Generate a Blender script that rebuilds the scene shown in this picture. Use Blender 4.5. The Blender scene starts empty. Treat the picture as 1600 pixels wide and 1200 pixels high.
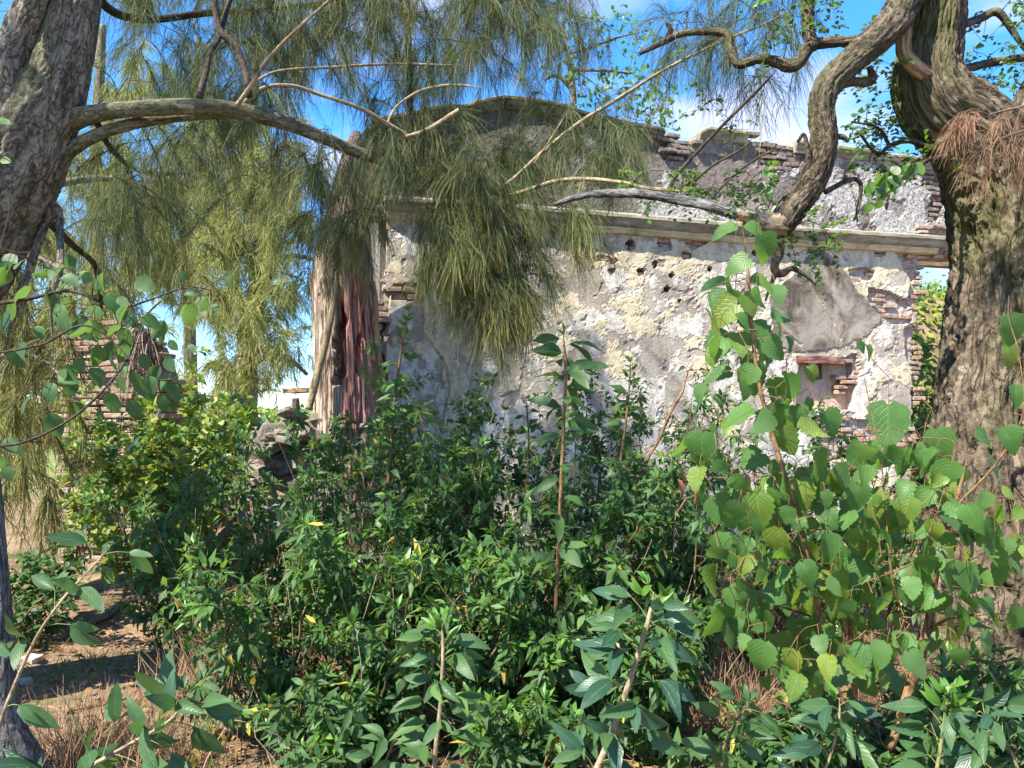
import bpy, math, random
import numpy as np
from mathutils import Matrix, Vector

# ------------------------------------------------------------------ camera, sky, sun, exposure
scene = bpy.context.scene
F = 1150.0                       # focal length in photograph pixels (1600 wide)
CAM_H = 1.6
PITCH = math.atan(50.0 / F)      # horizon lies a little below the middle
cam_d = bpy.data.cameras.new("camera")
cam_d.sensor_width = 36.0
cam_d.lens = 36.0 * F / 1600.0
cam_d.clip_end = 3000.0
cam = bpy.data.objects.new("camera", cam_d)
scene.collection.objects.link(cam)
cam.location = (0, 0, CAM_H)
cam.rotation_euler = (math.pi / 2 + PITCH, 0, 0)
scene.camera = cam

SUN_EL = math.radians(50)
SUN_AZ = math.radians(-132)      # measured from +Y (view direction) towards +X: high on the left, slightly behind
sun_vec = np.array([math.sin(SUN_AZ) * math.cos(SUN_EL), math.cos(SUN_AZ) * math.cos(SUN_EL), math.sin(SUN_EL)])
world = bpy.data.worlds.new("World")
scene.world = world
world.use_nodes = True
wn = world.node_tree
wn.nodes.clear()
w_out = wn.nodes.new("ShaderNodeOutputWorld")
w_bg = wn.nodes.new("ShaderNodeBackground")
w_bg.inputs["Strength"].default_value = 0.122
w_sky = wn.nodes.new("ShaderNodeTexSky")
w_sky.sky_type = 'NISHITA'
w_sky.sun_disc = False
w_sky.sun_elevation = SUN_EL
w_sky.sun_rotation = SUN_AZ
w_sky.air_density = 0.75
w_sky.dust_density = 0.0
w_sky.ozone_density = 2.5
w_hsv = wn.nodes.new("ShaderNodeHueSaturation")
w_hsv.inputs["Saturation"].default_value = 1.3
# roll the brightest part of the sky off a little, as the photograph's exposure does
w_bw = wn.nodes.new("ShaderNodeRGBToBW")
w_m1 = wn.nodes.new("ShaderNodeMath"); w_m1.operation = 'MULTIPLY_ADD'; w_m1.inputs[1].default_value = 0.16; w_m1.inputs[2].default_value = 0.75
w_m2 = wn.nodes.new("ShaderNodeVectorMath"); w_m2.operation = 'DIVIDE'
wn.links.new(w_sky.outputs[0], w_bw.inputs[0])
wn.links.new(w_bw.outputs[0], w_m1.inputs[0])
wn.links.new(w_sky.outputs[0], w_m2.inputs[0])
wn.links.new(w_m1.outputs[0], w_m2.inputs[1])
wn.links.new(w_m2.outputs[0], w_hsv.inputs["Color"])
# drifting cumulus: noise on the view direction flattened on a cloud deck
w_tc = wn.nodes.new("ShaderNodeTexCoord")
w_map = wn.nodes.new("ShaderNodeMapping")
w_map.inputs["Location"].default_value = (0.35, 1.1, 0.2)
w_map.inputs["Scale"].default_value = (1.0, 1.0, 1.9)
w_no = wn.nodes.new("ShaderNodeTexNoise")
w_no.inputs["Scale"].default_value = 2.6
w_no.inputs["Detail"].default_value = 7.0
w_no.inputs["Roughness"].default_value = 0.52
w_rp = wn.nodes.new("ShaderNodeValToRGB")
w_rp.color_ramp.elements[0].position = 0.495
w_rp.color_ramp.elements[1].position = 0.68
w_mix = wn.nodes.new("ShaderNodeMix")
w_mix.data_type = 'RGBA'
w_mix.inputs[7].default_value = (2.5, 2.42, 2.72, 1)
wn.links.new(w_tc.outputs["Generated"], w_map.inputs["Vector"])
wn.links.new(w_map.outputs[0], w_no.inputs["Vector"])
wn.links.new(w_no.outputs[0], w_rp.inputs[0])
wn.links.new(w_rp.outputs[0], w_mix.inputs[0])
wn.links.new(w_hsv.outputs[0], w_mix.inputs[6])
wn.links.new(w_mix.outputs[2], w_bg.inputs["Color"])
wn.links.new(w_bg.outputs[0], w_out.inputs["Surface"])

sun_d = bpy.data.lights.new("sun", 'SUN')
sun_d.energy = 3.5
sun_d.angle = math.radians(0.53)
sun_d.color = (1.0, 0.93, 0.80)
sun = bpy.data.objects.new("sun", sun_d)
scene.collection.objects.link(sun)
sun.rotation_euler = Vector(tuple(sun_vec)).to_track_quat('Z', 'Y').to_euler()

scene.view_settings.view_transform = 'Standard'
scene.view_settings.look = 'None'
scene.view_settings.exposure = 2.15
scene.view_settings.gamma = 1.0
scene.view_settings.use_curve_mapping = False
scene.render.engine = 'CYCLES'
scene.cycles.max_bounces = 8
scene.cycles.diffuse_bounces = 6
scene.cycles.glossy_bounces = 2
scene.cycles.transmission_bounces = 4
scene.cycles.transparent_max_bounces = 4
scene.cycles.caustics_reflective = False
scene.cycles.caustics_refractive = False
scene.cycles.use_denoising = True
scene.cycles.use_adaptive_sampling = True
scene.cycles.adaptive_threshold = 0.02

# ------------------------------------------------------------------ helpers
COL = scene.collection
FW = np.array([0, math.cos(PITCH), math.sin(PITCH)])
UP = np.array([0, -math.sin(PITCH), math.cos(PITCH)])
RT = np.array([1.0, 0, 0])
EYE = np.array([0, 0, CAM_H])
Z = np.array([0, 0, 1.0])


def P(x, y, d):
    """a point d metres ahead of the eye, seen at (x, y) of the photograph"""
    return EYE + FW * d + RT * ((x - 800) / F * d) + UP * ((600 - y) / F * d)


def project(p):
    q = np.asarray(p) - EYE
    d = q @ FW
    ds = np.where(np.abs(d) < 1e-3, 1e-3, d)
    return 800 + F * (q @ RT) / ds, 600 - F * (q @ UP) / ds, d


def nrm(v):
    v = np.asarray(v, float)
    n = np.linalg.norm(v, axis=-1, keepdims=True)
    return v / np.maximum(n, 1e-9)


def _hash(ix, iy, iz):
    h = (ix.astype(np.int64) * 374761393 + iy.astype(np.int64) * 668265263 + iz.astype(np.int64) * 2147483647 * 3 + iz.astype(np.int64) * 1274126177)
    h = (h ^ (h >> 13)) & 0xffffffff
    h = (h * 1274126177) & 0xffffffff
    h = (h ^ (h >> 16)) & 0xffffffff
    return h / 2147483647.5 - 1.0


def vnoise(x, y, z=0.0):
    x, y, z = np.broadcast_arrays(np.asarray(x, float), np.asarray(y, float), np.asarray(z, float))
    ix, iy, iz = np.floor(x), np.floor(y), np.floor(z)
    fx, fy, fz = x - ix, y - iy, z - iz
    ux, uy, uz = (f * f * f * (f * (f * 6 - 15) + 10) for f in (fx, fy, fz))
    r = 0
    for a in (0, 1):
        wa = ux if a else 1 - ux
        for b in (0, 1):
            wb = uy if b else 1 - uy
            for c in (0, 1):
                wc = uz if c else 1 - uz
                r = r + wa * wb * wc * _hash(ix + a, iy + b, iz + c)
    return r


def fbm(x, y, z=0.0, o=4, g=0.5):
    s, a, t = 0, 1.0, 0
    for i in range(o):
        s = s + a * vnoise(np.asarray(x) * 2 ** i + 17.3 * i, np.asarray(y) * 2 ** i - 9.1 * i, np.asarray(z) * 2 ** i + 3.7 * i)
        t += a
        a *= g
    return s / t


def sstep(a, b, x):
    t = np.clip((x - a) / (b - a), 0, 1)
    return t * t * (3 - 2 * t)


def inpoly(x, y, poly):
    x = np.asarray(x, float); y = np.asarray(y, float)
    r = np.zeros(np.broadcast(x, y).shape, bool)
    n = len(poly)
    for i in range(n):
        x1, y1 = poly[i]; x2, y2 = poly[(i + 1) % n]
        if y1 == y2:
            continue
        c = ((y1 > y) != (y2 > y)) & (x < (x2 - x1) * (y - y1) / (y2 - y1) + x1)
        r ^= c
    return r


def mesh_np(name, v, f, mat=None, attrs=None, uv=None, smooth=False, midx=None):
    """v (N,3); f (M,3|4) or a list of such arrays; attrs: name -> per-vertex array"""
    me = bpy.data.meshes.new(name)
    v = np.ascontiguousarray(v, np.float32)
    fs = [a for a in (f if isinstance(f, list) else [f]) if len(a)]
    me.vertices.add(len(v))
    me.vertices.foreach_set("co", v.ravel())
    idx = np.concatenate([np.asarray(a, np.int32).ravel() for a in fs])
    tot = np.concatenate([np.full(len(a), a.shape[1], np.int32) for a in fs])
    st = np.concatenate([[0], np.cumsum(tot)[:-1]]).astype(np.int32)
    me.loops.add(len(idx))
    me.loops.foreach_set("vertex_index", idx)
    me.polygons.add(len(tot))
    me.polygons.foreach_set("loop_start", st)
    me.polygons.foreach_set("loop_total", tot)
    for m in (mat if isinstance(mat, (list, tuple)) else [mat]):
        if m:
            me.materials.append(m)
    if midx is not None:
        me.polygons.foreach_set("material_index", np.asarray(midx, np.int32))
    me.polygons.foreach_set("use_smooth", np.full(len(tot), bool(smooth)))
    for k, a in (attrs or {}).items():
        a = np.ascontiguousarray(a, np.float32)
        if a.ndim == 1:
            at = me.attributes.new(k, 'FLOAT', 'POINT'); at.data.foreach_set("value", a)
        else:
            at = me.attributes.new(k, 'FLOAT_VECTOR', 'POINT'); at.data.foreach_set("vector", a.ravel())
    if uv is not None:
        l = me.uv_layers.new(name="UVMap")
        l.data.foreach_set("uv", np.ascontiguousarray(uv, np.float32)[idx].ravel())
    me.update(calc_edges=True)
    return me


def obj(name, me, parent=None, loc=None):
    o = bpy.data.objects.new(name, me)
    COL.objects.link(o)
    if parent is not None:
        o.parent = parent
    if loc is not None:
        o.location = tuple(loc)
    return o


def tag(o, label, cat, group=None):
    o["label"] = label
    o["category"] = cat
    if group:
        o["group"] = group
    return o


def thing(name, label, cat, loc=(0, 0, 0), group=None):
    o = bpy.data.objects.new(name, None)
    o.empty_display_size = 0.2
    COL.objects.link(o)
    o.location = tuple(float(c) for c in loc)
    return tag(o, label, cat, group)


def part(name, me, parent, stuff=False):
    """child whose mesh is given in world coordinates"""
    o = obj(name, me, parent)
    o.matrix_parent_inverse = Matrix.Translation(-Vector(parent_world(parent)))
    if stuff:
        o["kind"] = "stuff"
    return o


_pw = {}


def parent_world(p):
    w = Vector((0, 0, 0))
    if p.type == 'EMPTY':
        w = Vector(p.location)
    return w


def catmull(pts, n):
    """pts (K,m) control rows -> (n,m) smooth samples"""
    p = np.asarray(pts, float)
    if len(p) == 2:
        t = np.linspace(0, 1, n)[:, None]
        return p[0] * (1 - t) + p[1] * t
    q = np.vstack([2 * p[0] - p[1], p, 2 * p[-1] - p[-2]])
    k = len(p) - 1
    t = np.linspace(0, k - 1e-6, n)
    i = np.floor(t).astype(int)
    u = (t - i)[:, None]
    a, b, c, d = q[i], q[i + 1], q[i + 2], q[i + 3]
    return 0.5 * (2 * b + (c - a) * u + (2 * a - 5 * b + 4 * c - d) * u ** 2 + (3 * b - a - 3 * c + d) * u ** 3)


def ppath(rows, n):
    """rows of (x, y, depth, radius in photograph pixels) -> points and radii in metres"""
    w = [np.append(P(x, y, d), r * d / F) for x, y, d, r in rows]
    c = catmull(w, n)
    return c[:, :3], np.maximum(c[:, 3], 0.0006)


def tube(pts, rad, sides=6, disp=None, cap=True):
    pts = np.asarray(pts, float)
    n = len(pts)
    rad = np.broadcast_to(np.asarray(rad, float), (n,))
    tan = nrm(np.gradient(pts, axis=0))
    ref = np.array([0.31, 0.87, 0.13]) if abs(tan[0] @ Z) > .8 else Z
    u = nrm(np.cross(tan[0], ref))
    U = np.zeros((n, 3))
    for i in range(n):
        u = u - tan[i] * (u @ tan[i])
        u = u / max(np.linalg.norm(u), 1e-9)
        U[i] = u
    V = np.cross(tan, U)
    ln = np.concatenate([[0], np.cumsum(np.linalg.norm(np.diff(pts, axis=0), axis=1))])
    th = np.arange(sides) / sides * 2 * math.pi
    T, L = np.meshgrid(th, ln)
    R = np.repeat(rad[:, None], sides, 1)
    ctr = np.repeat(pts[:, None, :], sides, 1)
    dirv = U[:, None, :] * np.cos(T)[..., None] + V[:, None, :] * np.sin(T)[..., None]
    if disp is not None:
        R = R + disp(T, L, R, ctr + dirv * R[..., None])
    v = ctr + dirv * R[..., None]
    tc = np.stack([np.cos(T) * rad.mean(), np.sin(T) * rad.mean(), L], -1)
    v = v.reshape(-1, 3)
    i, j = np.meshgrid(np.arange(n - 1), np.arange(sides), indexing='ij')
    a = (i * sides + j).ravel(); b = (i * sides + (j + 1) % sides).ravel()
    q = np.stack([a, b, b + sides, a + sides], 1)
    tc = tc.reshape(-1, 3)
    fs = [q]
    if cap:
        v = np.vstack([v, pts[0], pts[-1]])
        tc = np.vstack([tc, [0, 0, ln[0]], [0, 0, ln[-1]]])
        k = np.arange(sides)
        t0 = np.stack([np.full(sides, n * sides), (k + 1) % sides, k], 1)
        o = (n - 1) * sides
        t1 = np.stack([np.full(sides, n * sides + 1), o + k, o + (k + 1) % sides], 1)
        fs.append(np.vstack([t0, t1]))
    return v, fs, tc


def join(tubes):
    vs, q, t, tc, o = [], [], [], [], 0
    for v, fs, c in tubes:
        vs.append(v); tc.append(c)
        for f in fs:
            (q if f.shape[1] == 4 else t).append(f + o)
        o += len(v)
    f = []
    if q: f.append(np.vstack(q))
    if t: f.append(np.vstack(t))
    return np.vstack(vs), f, np.vstack(tc)


def tube_mesh(name, tubes, mat, smooth=True):
    v, f, tc = join(tubes)
    return mesh_np(name, v, f, mat, {"tc": tc}, smooth=smooth)


# ------------------------------------------------------------------ materials
class NT:
    def __init__(s, name):
        s.m = bpy.data.materials.new(name)
        s.m.use_nodes = True
        s.t = s.m.node_tree
        s.t.nodes.clear()

    def n(s, kind, **kw):
        nd = s.t.nodes.new("ShaderNode" + kind)
        for k, v in kw.items():
            setattr(nd, k, v)
        return nd

    def set(s, sock, v):
        if isinstance(v, bpy.types.NodeSocket):
            s.t.links.new(v, sock)
        else:
            if isinstance(v, (tuple, list)) and len(v) == 3 and sock.type == 'RGBA':
                v = (*v, 1)
            sock.default_value = v

    def attr(s, name, vec=False):
        return s.n("Attribute", attribute_name=name).outputs["Vector" if vec else "Fac"]

    def objc(s):
        return s.n("TexCoord").outputs["Object"]

    def geo(s):
        return s.n("NewGeometry").outputs["Position"]

    def noise(s, vec, scale, detail=5, rough=.55, mapscale=None, dist=0.0, loc=None):
        if mapscale is not None or loc is not None:
            mp = s.n("Mapping")
            s.set(mp.inputs["Vector"], vec)
            if mapscale is not None: mp.inputs["Scale"].default_value = mapscale
            if loc is not None: s.set(mp.inputs["Location"], loc)
            vec = mp.outputs[0]
        nd = s.n("TexNoise")
        s.set(nd.inputs["Vector"], vec)
        nd.inputs["Scale"].default_value = scale
        nd.inputs["Detail"].default_value = detail
        nd.inputs["Roughness"].default_value = rough
        nd.inputs["Distortion"].default_value = dist
        return nd.outputs[0]

    def ramp(s, fac, stops):
        nd = s.n("ValToRGB")
        s.set(nd.inputs[0], fac)
        e = nd.color_ramp.elements
        while len(e) < len(stops): e.new(.5)
        for k, (p, c) in enumerate(stops):
            e[k].position = p
            e[k].color = (*c, 1) if not isinstance(c, (int, float)) else (c, c, c, 1)
        return nd.outputs[0]

    def mix(s, fac, a, b, blend='MIX'):
        nd = s.n("Mix", data_type='RGBA', blend_type=blend)
        s.set(nd.inputs[0], fac); s.set(nd.inputs[6], a); s.set(nd.inputs[7], b)
        return nd.outputs[2]

    def math(s, op, a, b=0.0):
        nd = s.n("Math", operation=op)
        s.set(nd.inputs[0], a); s.set(nd.inputs[1], b)
        return nd.outputs[0]

    def bump(s, h, strength=.5, dist=.01, normal=None):
        nd = s.n("Bump")
        nd.inputs["Strength"].default_value = strength
        nd.inputs["Distance"].default_value = dist
        s.set(nd.inputs["Height"], h)
        if normal is not None: s.set(nd.inputs["Normal"], normal)
        return nd.outputs[0]

    def pbr(s, col, rough=.8, normal=None, spec=.3):
        b = s.n("BsdfPrincipled")
        s.set(b.inputs["Base Color"], col)
        s.set(b.inputs["Roughness"], rough)
        s.set(b.inputs["Specular IOR Level"], spec)
        if normal is not None: s.set(b.inputs["Normal"], normal)
        return b.outputs[0]

    def out(s, sh):
        o = s.n("OutputMaterial")
        s.t.links.new(sh, o.inputs["Surface"])
        return s.m


def leaf_mat(name, c1, c2, trans, rough=.42, tf=.3, veins=False, vein_col=None, spec=.5, blotch=None):
    t = NT(name)
    rnd = t.math('FRACT', t.math('ADD', t.attr("rnd"), t.n("ObjectInfo").outputs["Random"]))
    col = t.ramp(rnd, [(0, c1), (.6, tuple((a + b) / 2 for a, b in zip(c1, c2))), (1, c2)])
    uv = t.n("UVMap").outputs[0]
    sp = t.n("SeparateXYZ"); t.set(sp.inputs[0], uv)
    au = t.math('ABSOLUTE', t.math('SUBTRACT', sp.outputs[0], .5))
    rib = t.math('LESS_THAN', au, .022)
    h = t.math('MULTIPLY', rib, -1.0)
    if veins:
        lat = t.math('SINE', t.math('MULTIPLY', t.math('SUBTRACT', sp.outputs[1], t.math('MULTIPLY', au, .9)), 44.0))
        lat = t.math('POWER', t.math('MAXIMUM', lat, 0.0), 5.0)
        col = t.mix(t.math('MULTIPLY', lat, .2), col, vein_col or c2)
        h = t.math('SUBTRACT', h, t.math('MULTIPLY', lat, .6))
        col = t.mix(t.ramp(t.noise(t.n('TexCoord').outputs['Object'], 5, 4, .6, loc=t.n('ObjectInfo').outputs['Location']), [(.4, 0.0), (.7, .55)]), col, c2)
    if blotch is not None:
        nz = t.noise(t.n("TexCoord").outputs["Object"], 9, 3, .6, loc=t.n("ObjectInfo").outputs["Location"])
        m = t.math('MULTIPLY', t.ramp(nz, [(.60, 0.0), (.70, 1.0)]), t.math('GREATER_THAN', rnd, .5))
        col = t.mix(m, col, blotch)
    col = t.mix(t.math('MULTIPLY', rib, .6), col, vein_col or c2)
    b = t.pbr(col, rough, t.bump(h, .5, .004), spec)
    tr = t.n("BsdfTranslucent")
    t.set(tr.inputs[0], t.mix(rnd, trans, tuple(c * .7 for c in trans)))
    mx = t.n("MixShader"); mx.inputs[0].default_value = tf
    t.t.links.new(b, mx.inputs[1]); t.t.links.new(tr.outputs[0], mx.inputs[2])
    return t.out(mx.outputs[0])


def needle_mat(name, c1, c2, tip, tf=.25):
    t = NT(name)
    rnd = t.attr("rnd")
    col = t.ramp(rnd, [(0, c1), (1, c2)])
    col = t.mix(t.math('MULTIPLY', t.ramp(t.attr("along"), [(.45, 0.0), (.9, 1.0)]), t.attr("yellow")), col, tip)
    b = t.pbr(col, .6, None, .25)
    tr = t.n("BsdfTranslucent"); t.set(tr.inputs[0], t.mix(.5, col, (.2, .24, .06)))
    mx = t.n("MixShader"); mx.inputs[0].default_value = tf
    t.t.links.new(b, mx.inputs[1]); t.t.links.new(tr.outputs[0], mx.inputs[2])
    return t.out(mx.outputs[0])


def bark_mat(name, dark, mid, light, stretch=.18, scale=9, lichen=None, lichen_cut=.62, bump=.6, tc="tc", moss=None, crack=.75):
    t = NT(name)
    v = t.attr(tc, True)
    n1 = t.noise(v, scale, 8, .62, (1, 1, stretch))
    n2 = t.noise(v, scale * 3.5, 6, .65, (1, 1, stretch * 2.2))
    col = t.ramp(n1, [(.38, dark), (.5, mid), (.62, light)])
    col = t.mix(.5, col, t.ramp(n2, [(.38, dark), (.62, light)]))
    cr = t.ramp(t.noise(v, scale * 1.7, 4, .55, (1, 1, stretch * .8), .6, (7, 3, 1)), [(.455, 0.0), (.5, 1.0), (.545, 0.0)])
    col = t.mix(t.math('MULTIPLY', cr, crack), col, tuple(c * .45 for c in dark))
    if moss is not None:
        mm = t.ramp(t.noise(v, 2.2, 4, .5, (1, 1, .4), loc=(3, 1, 7)), [(.5, 0.0), (.66, .6)])
        col = t.mix(mm, col, moss)
    if lichen is not None:
        n3 = t.noise(v, 7, 5, .6, (1, 1, .8), loc=(5, 9, 2))
        col = t.mix(t.ramp(n3, [(lichen_cut, 0.0), (lichen_cut + .06, .85)]), col, lichen)
    h = t.math('SUBTRACT', t.math('ADD', n1, t.math('MULTIPLY', n2, .8)), t.math('MULTIPLY', cr, .45 * crack))
    return t.out(t.pbr(col, .88, t.bump(h, bump, .035), .2))


M = {}
M['bark_right'] = bark_mat('bark_furrowed', (.028, .021, .015), (.095, .072, .05), (.24, .19, .135), .26, 11, (.30, .28, .2), .68, .8, moss=(.09, .10, .03))
M['bark_limb'] = bark_mat('bark_limb', (.02, .015, .01), (.075, .058, .038), (.21, .17, .115), .3, 18, (.28, .28, .2), .66, .8, moss=(.09, .10, .04))
M['bark_left'] = bark_mat('bark_flaky', (.07, .06, .047), (.21, .185, .145), (.38, .34, .27), .5, 13, (.33, .32, .24), .64, .9, moss=(.13, .14, .06))
M['bark_branch'] = bark_mat('bark_lichened_branch', (.055, .05, .03), (.14, .135, .08), (.28, .26, .17), .4, 16, (.34, .34, .24), .6, .6, moss=(.12, .13, .05))
M['bark_grey'] = bark_mat('bark_grey', (.05, .048, .045), (.13, .125, .12), (.26, .25, .24), .2, 18, None, .6, .8)
M['twig_dark'] = bark_mat('twig_dark', (.02, .016, .012), (.05, .04, .028), (.11, .09, .065), .3, 20, None, .6, .3)
M['twig_light'] = bark_mat('twig_light', (.16, .125, .075), (.27, .22, .14), (.4, .33, .21), .3, 20, None, .6, .3)
M['stem_brown'] = bark_mat('stem_brown', (.11, .06, .03), (.22, .125, .06), (.34, .21, .11), .2, 22, None, .6, .4)
M['stem_green'] = bark_mat('stem_green', (.1, .12, .04), (.18, .2, .07), (.28, .26, .12), .2, 22, None, .6, .2)
M['bare_wood'] = bark_mat('bare_wood', (.14, .08, .04), (.36, .23, .12), (.52, .38, .23), .07, 22, None, .6, .6)
M['dead_wood'] = bark_mat('log_wood', (.05, .038, .028), (.15, .115, .085), (.28, .22, .17), .1, 16, None, .6, .7)

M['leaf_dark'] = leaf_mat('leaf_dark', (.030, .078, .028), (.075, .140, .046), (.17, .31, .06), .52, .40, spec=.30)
M['leaf_mid'] = leaf_mat('leaf_mid', (.045, .110, .034), (.10, .19, .055), (.2, .36, .06), .54, .40, spec=.35)
M['leaf_young'] = leaf_mat('leaf_young', (.06, .17, .025), (.13, .26, .04), (.26, .42, .05), .42, .38)
M['leaf_yellow'] = leaf_mat('leaf_yellow', (.42, .30, .05), (.55, .42, .08), (.5, .4, .06), .5, .35)
M['leaf_mulberry'] = leaf_mat('leaf_mulberry', (.036, .11, .026), (.085, .19, .038), (.24, .44, .05), .5, .42, True, (.11, .21, .06), blotch=None)
M['leaf_mulberry_sick'] = leaf_mat('leaf_mulberry_yellowing', (.06, .15, .02), (.16, .22, .03), (.3, .42, .04), .42, .4, True, (.2, .28, .07), blotch=(.36, .24, .06))
M['leaf_blue'] = leaf_mat('leaf_glossy_blue_green', (.012, .050, .030), (.035, .095, .05), (.10, .24, .05), .40, .28, True, (.12, .2, .1), .5)
M['leaf_sprig'] = leaf_mat('leaf_sprig', (.026, .080, .030), (.07, .145, .05), (.17, .31, .06), .46, .34, True, (.13, .22, .09), .4)
M['leaf_lit'] = leaf_mat('leaf_sunlit_yellow_green', (.14, .20, .022), (.28, .34, .04), (.45, .55, .06), .5, .4)  # brightness of leaves in the sun put into their colour
M['leaf_small'] = leaf_mat('leaf_small', (.03, .085, .025), (.075, .15, .035), (.2, .35, .05), .45, .35)
M['leaf_brown'] = leaf_mat('leaf_dry', (.20, .11, .045), (.34, .2, .09), (.3, .17, .06), .7, .2)

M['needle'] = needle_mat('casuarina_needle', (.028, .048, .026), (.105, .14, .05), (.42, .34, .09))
M['needle_far'] = needle_mat('casuarina_needle_far_sunlit', (.16, .19, .06), (.32, .32, .095), (.5, .42, .13), .45)  # sunlit glow of the distant trees put into the needle colour
M['needle_lit'] = needle_mat('casuarina_needle_sunlit_olive', (.09, .095, .03), (.18, .165, .05), (.4, .3, .09), .3)  # lit copy of the needle colour, sunlight included
M['needle_dead'] = needle_mat('casuarina_needle_dead', (.15, .075, .045), (.28, .16, .10), (.33, .21, .14), .2)
M['litter'] = needle_mat('needle_litter', (.13, .075, .042), (.30, .19, .11), (.34, .23, .14), .05)
M['grass'] = needle_mat('grass_blades', (.05, .11, .025), (.12, .19, .04), (.3, .3, .1), .3)

# ------------------------------------------------------------------ ground
def ground_z(x, y):
    x = np.asarray(x, float); y = np.asarray(y, float)
    r = np.hypot(x, y)
    fade = 1 - sstep(25, 60, r)
    z = .05 * fbm(x * .8, y * .8, 1.0, 3) + .16 * fbm(x * .22, y * .22, 5.0, 2)
    z = z + .012 * fbm(x * 5, y * 5, 2.0, 3) * (r < 14)
    # fallen masonry heaped at the left corner of the house
    z = z + 1.42 * np.exp(-(((x + 2.0) / .85) ** 4 + ((y - 7.75) / 1.1) ** 4))
    # low ridges along the worn track on the left
    z = z + .22 * np.exp(-((y - 7.6 - .25 * (x + 4)) / .5) ** 2) * sstep(-2.4, -3.4, x)
    z = z + .12 * np.exp(-((y - 6.0 - .3 * (x + 3)) / .3) ** 2) * sstep(-2.0, -3.0, x)
    return z * fade - .10 * fade


ax = np.concatenate([-np.geomspace(9, 900, 40)[::-1], np.linspace(-8.9, 8.9, 240), np.geomspace(9, 900, 40)])
ay = np.concatenate([-np.geomspace(2, 300, 16)[::-1], np.linspace(-1.9, 16, 250), np.geomspace(16.2, 1500, 48)])
GX, GY = np.meshgrid(ax, ay)
gv = np.stack([GX, GY, ground_z(GX, GY)], -1).reshape(-1, 3)
nx, ny = len(ax), len(ay)
gi, gj = np.meshgrid(np.arange(ny - 1), np.arange(nx - 1), indexing='ij')
ga = (gi * nx + gj).ravel()
gf = np.stack([ga, ga + 1, ga + nx + 1, ga + nx], 1)
t = NT("soil_and_needle_litter")
pos = t.geo()
c1 = t.ramp(t.noise(pos, 3.0, 8, .65), [(.3, (.11, .07, .042)), (.5, (.22, .15, .092)), (.72, (.38, .27, .175))])
c2 = t.ramp(t.noise(pos, 60, 5, .7), [(.3, (.07, .042, .026)), (.7, (.32, .22, .14))])
col = t.mix(.45, c1, c2)
gm = t.ramp(t.noise(pos, .9, 4, .6, loc=(2, 3, 1)), [(.55, 0.0), (.66, .55)])
col = t.mix(gm, col, t.ramp(t.noise(pos, 25, 4, .6), [(.3, (.05, .075, .02)), (.7, (.14, .16, .05))]))
sx = t.n("SeparateXYZ"); t.set(sx.inputs[0], pos)
far = t.ramp(t.math('DIVIDE', sx.outputs[1], 60.0), [(.2, 0.0), (.36, 1.0)])
col = t.mix(far, col, t.ramp(t.noise(pos, .15, 5, .6), [(.3, (.10, .14, .035)), (.7, (.24, .24, .08))]))
nb = t.math('ADD', t.noise(pos, 40, 6, .7), t.math('MULTIPLY', t.noise(pos, 7, 4, .6), 1.5))
M['soil'] = t.out(t.pbr(col, .95, t.bump(nb, .6, .03), .15))
g = obj("ground", mesh_np("ground", gv, gf, M['soil'], smooth=True))
g["kind"] = "structure"

# ------------------------------------------------------------------ ruined house: a wall plane in (s along, h up, o out) coordinates
WA = math.radians(14.5)
WD = np.array([math.cos(WA), math.sin(WA), 0])
WN = np.array([math.sin(WA), -math.cos(WA), 0])      # out of the wall, towards the eye
_c = P(590, 650, 7.55)
W0 = np.array([_c[0], _c[1], 0])


def WL(s, h, o=0.0):
    s, h, o = np.broadcast_arrays(np.asarray(s, float), np.asarray(h, float), np.asarray(o, float))
    return W0 + s[..., None] * WD + o[..., None] * WN + h[..., None] * Z


def wpx(x, y, o=0.0):
    """photograph pixel -> (s, h) on the wall plane"""
    dr = FW + RT * ((x - 800) / F) + UP * ((600 - y) / F)
    k = ((W0 + WN * o - EYE) @ WN) / (dr @ WN)
    p = EYE + dr * k
    return float((p - W0) @ WD), float(p[2])


def wpoly(pts):
    return [wpx(*p) for p in pts]


def slab(name, s, h, valid, disp, thick, mat, attrs):
    S, H = np.meshgrid(s, h)
    D = disp
    v = WL(S, H, D)
    ns, nh = len(s), len(h)
    idx = np.arange(ns * nh).reshape(nh, ns)
    ok = valid[:-1, :-1] & valid[1:, :-1] & valid[:-1, 1:] & valid[1:, 1:]
    f = np.stack([idx[:-1, :-1][ok], idx[:-1, 1:][ok], idx[1:, 1:][ok], idx[1:, :-1][ok]], 1)
    # boundary edges get returns running back through the wall
    e = np.vstack([f[:, [0, 1]], f[:, [1, 2]], f[:, [2, 3]], f[:, [3, 0]]]).astype(np.int64)
    key = np.minimum(e[:, 0], e[:, 1]) * (ns * nh) + np.maximum(e[:, 0], e[:, 1])
    u, inv, cnt = np.unique(key, return_inverse=True, return_counts=True)
    be = e[cnt[inv] == 1]
    bv, bi = np.unique(be, return_inverse=True)
    bi = bi.reshape(be.shape)
    vf = v.reshape(-1, 3)
    back = vf[bv] - WN * (D.reshape(-1)[bv] + thick)[:, None]
    nv = len(vf)
    sf = np.stack([be[:, 1], be[:, 0], nv + bi[:, 0], nv + bi[:, 1]], 1)
    vall = np.vstack([vf, back])
    used, uinv = np.unique(np.vstack([f, sf]), return_inverse=True)
    fall = uinv.reshape(-1, 4)
    at = {}
    for k, a in attrs.items():
        a = a.reshape(-1)
        at[k] = np.concatenate([a, a[bv]])[used]
    return mesh_np(name, vall[used], fall, mat, at, smooth=False)


house = thing("ruined_house", "roofless ruined house wall with peeling whitewashed plaster, mouldings and bare brick patches", "ruin", W0)

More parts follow.
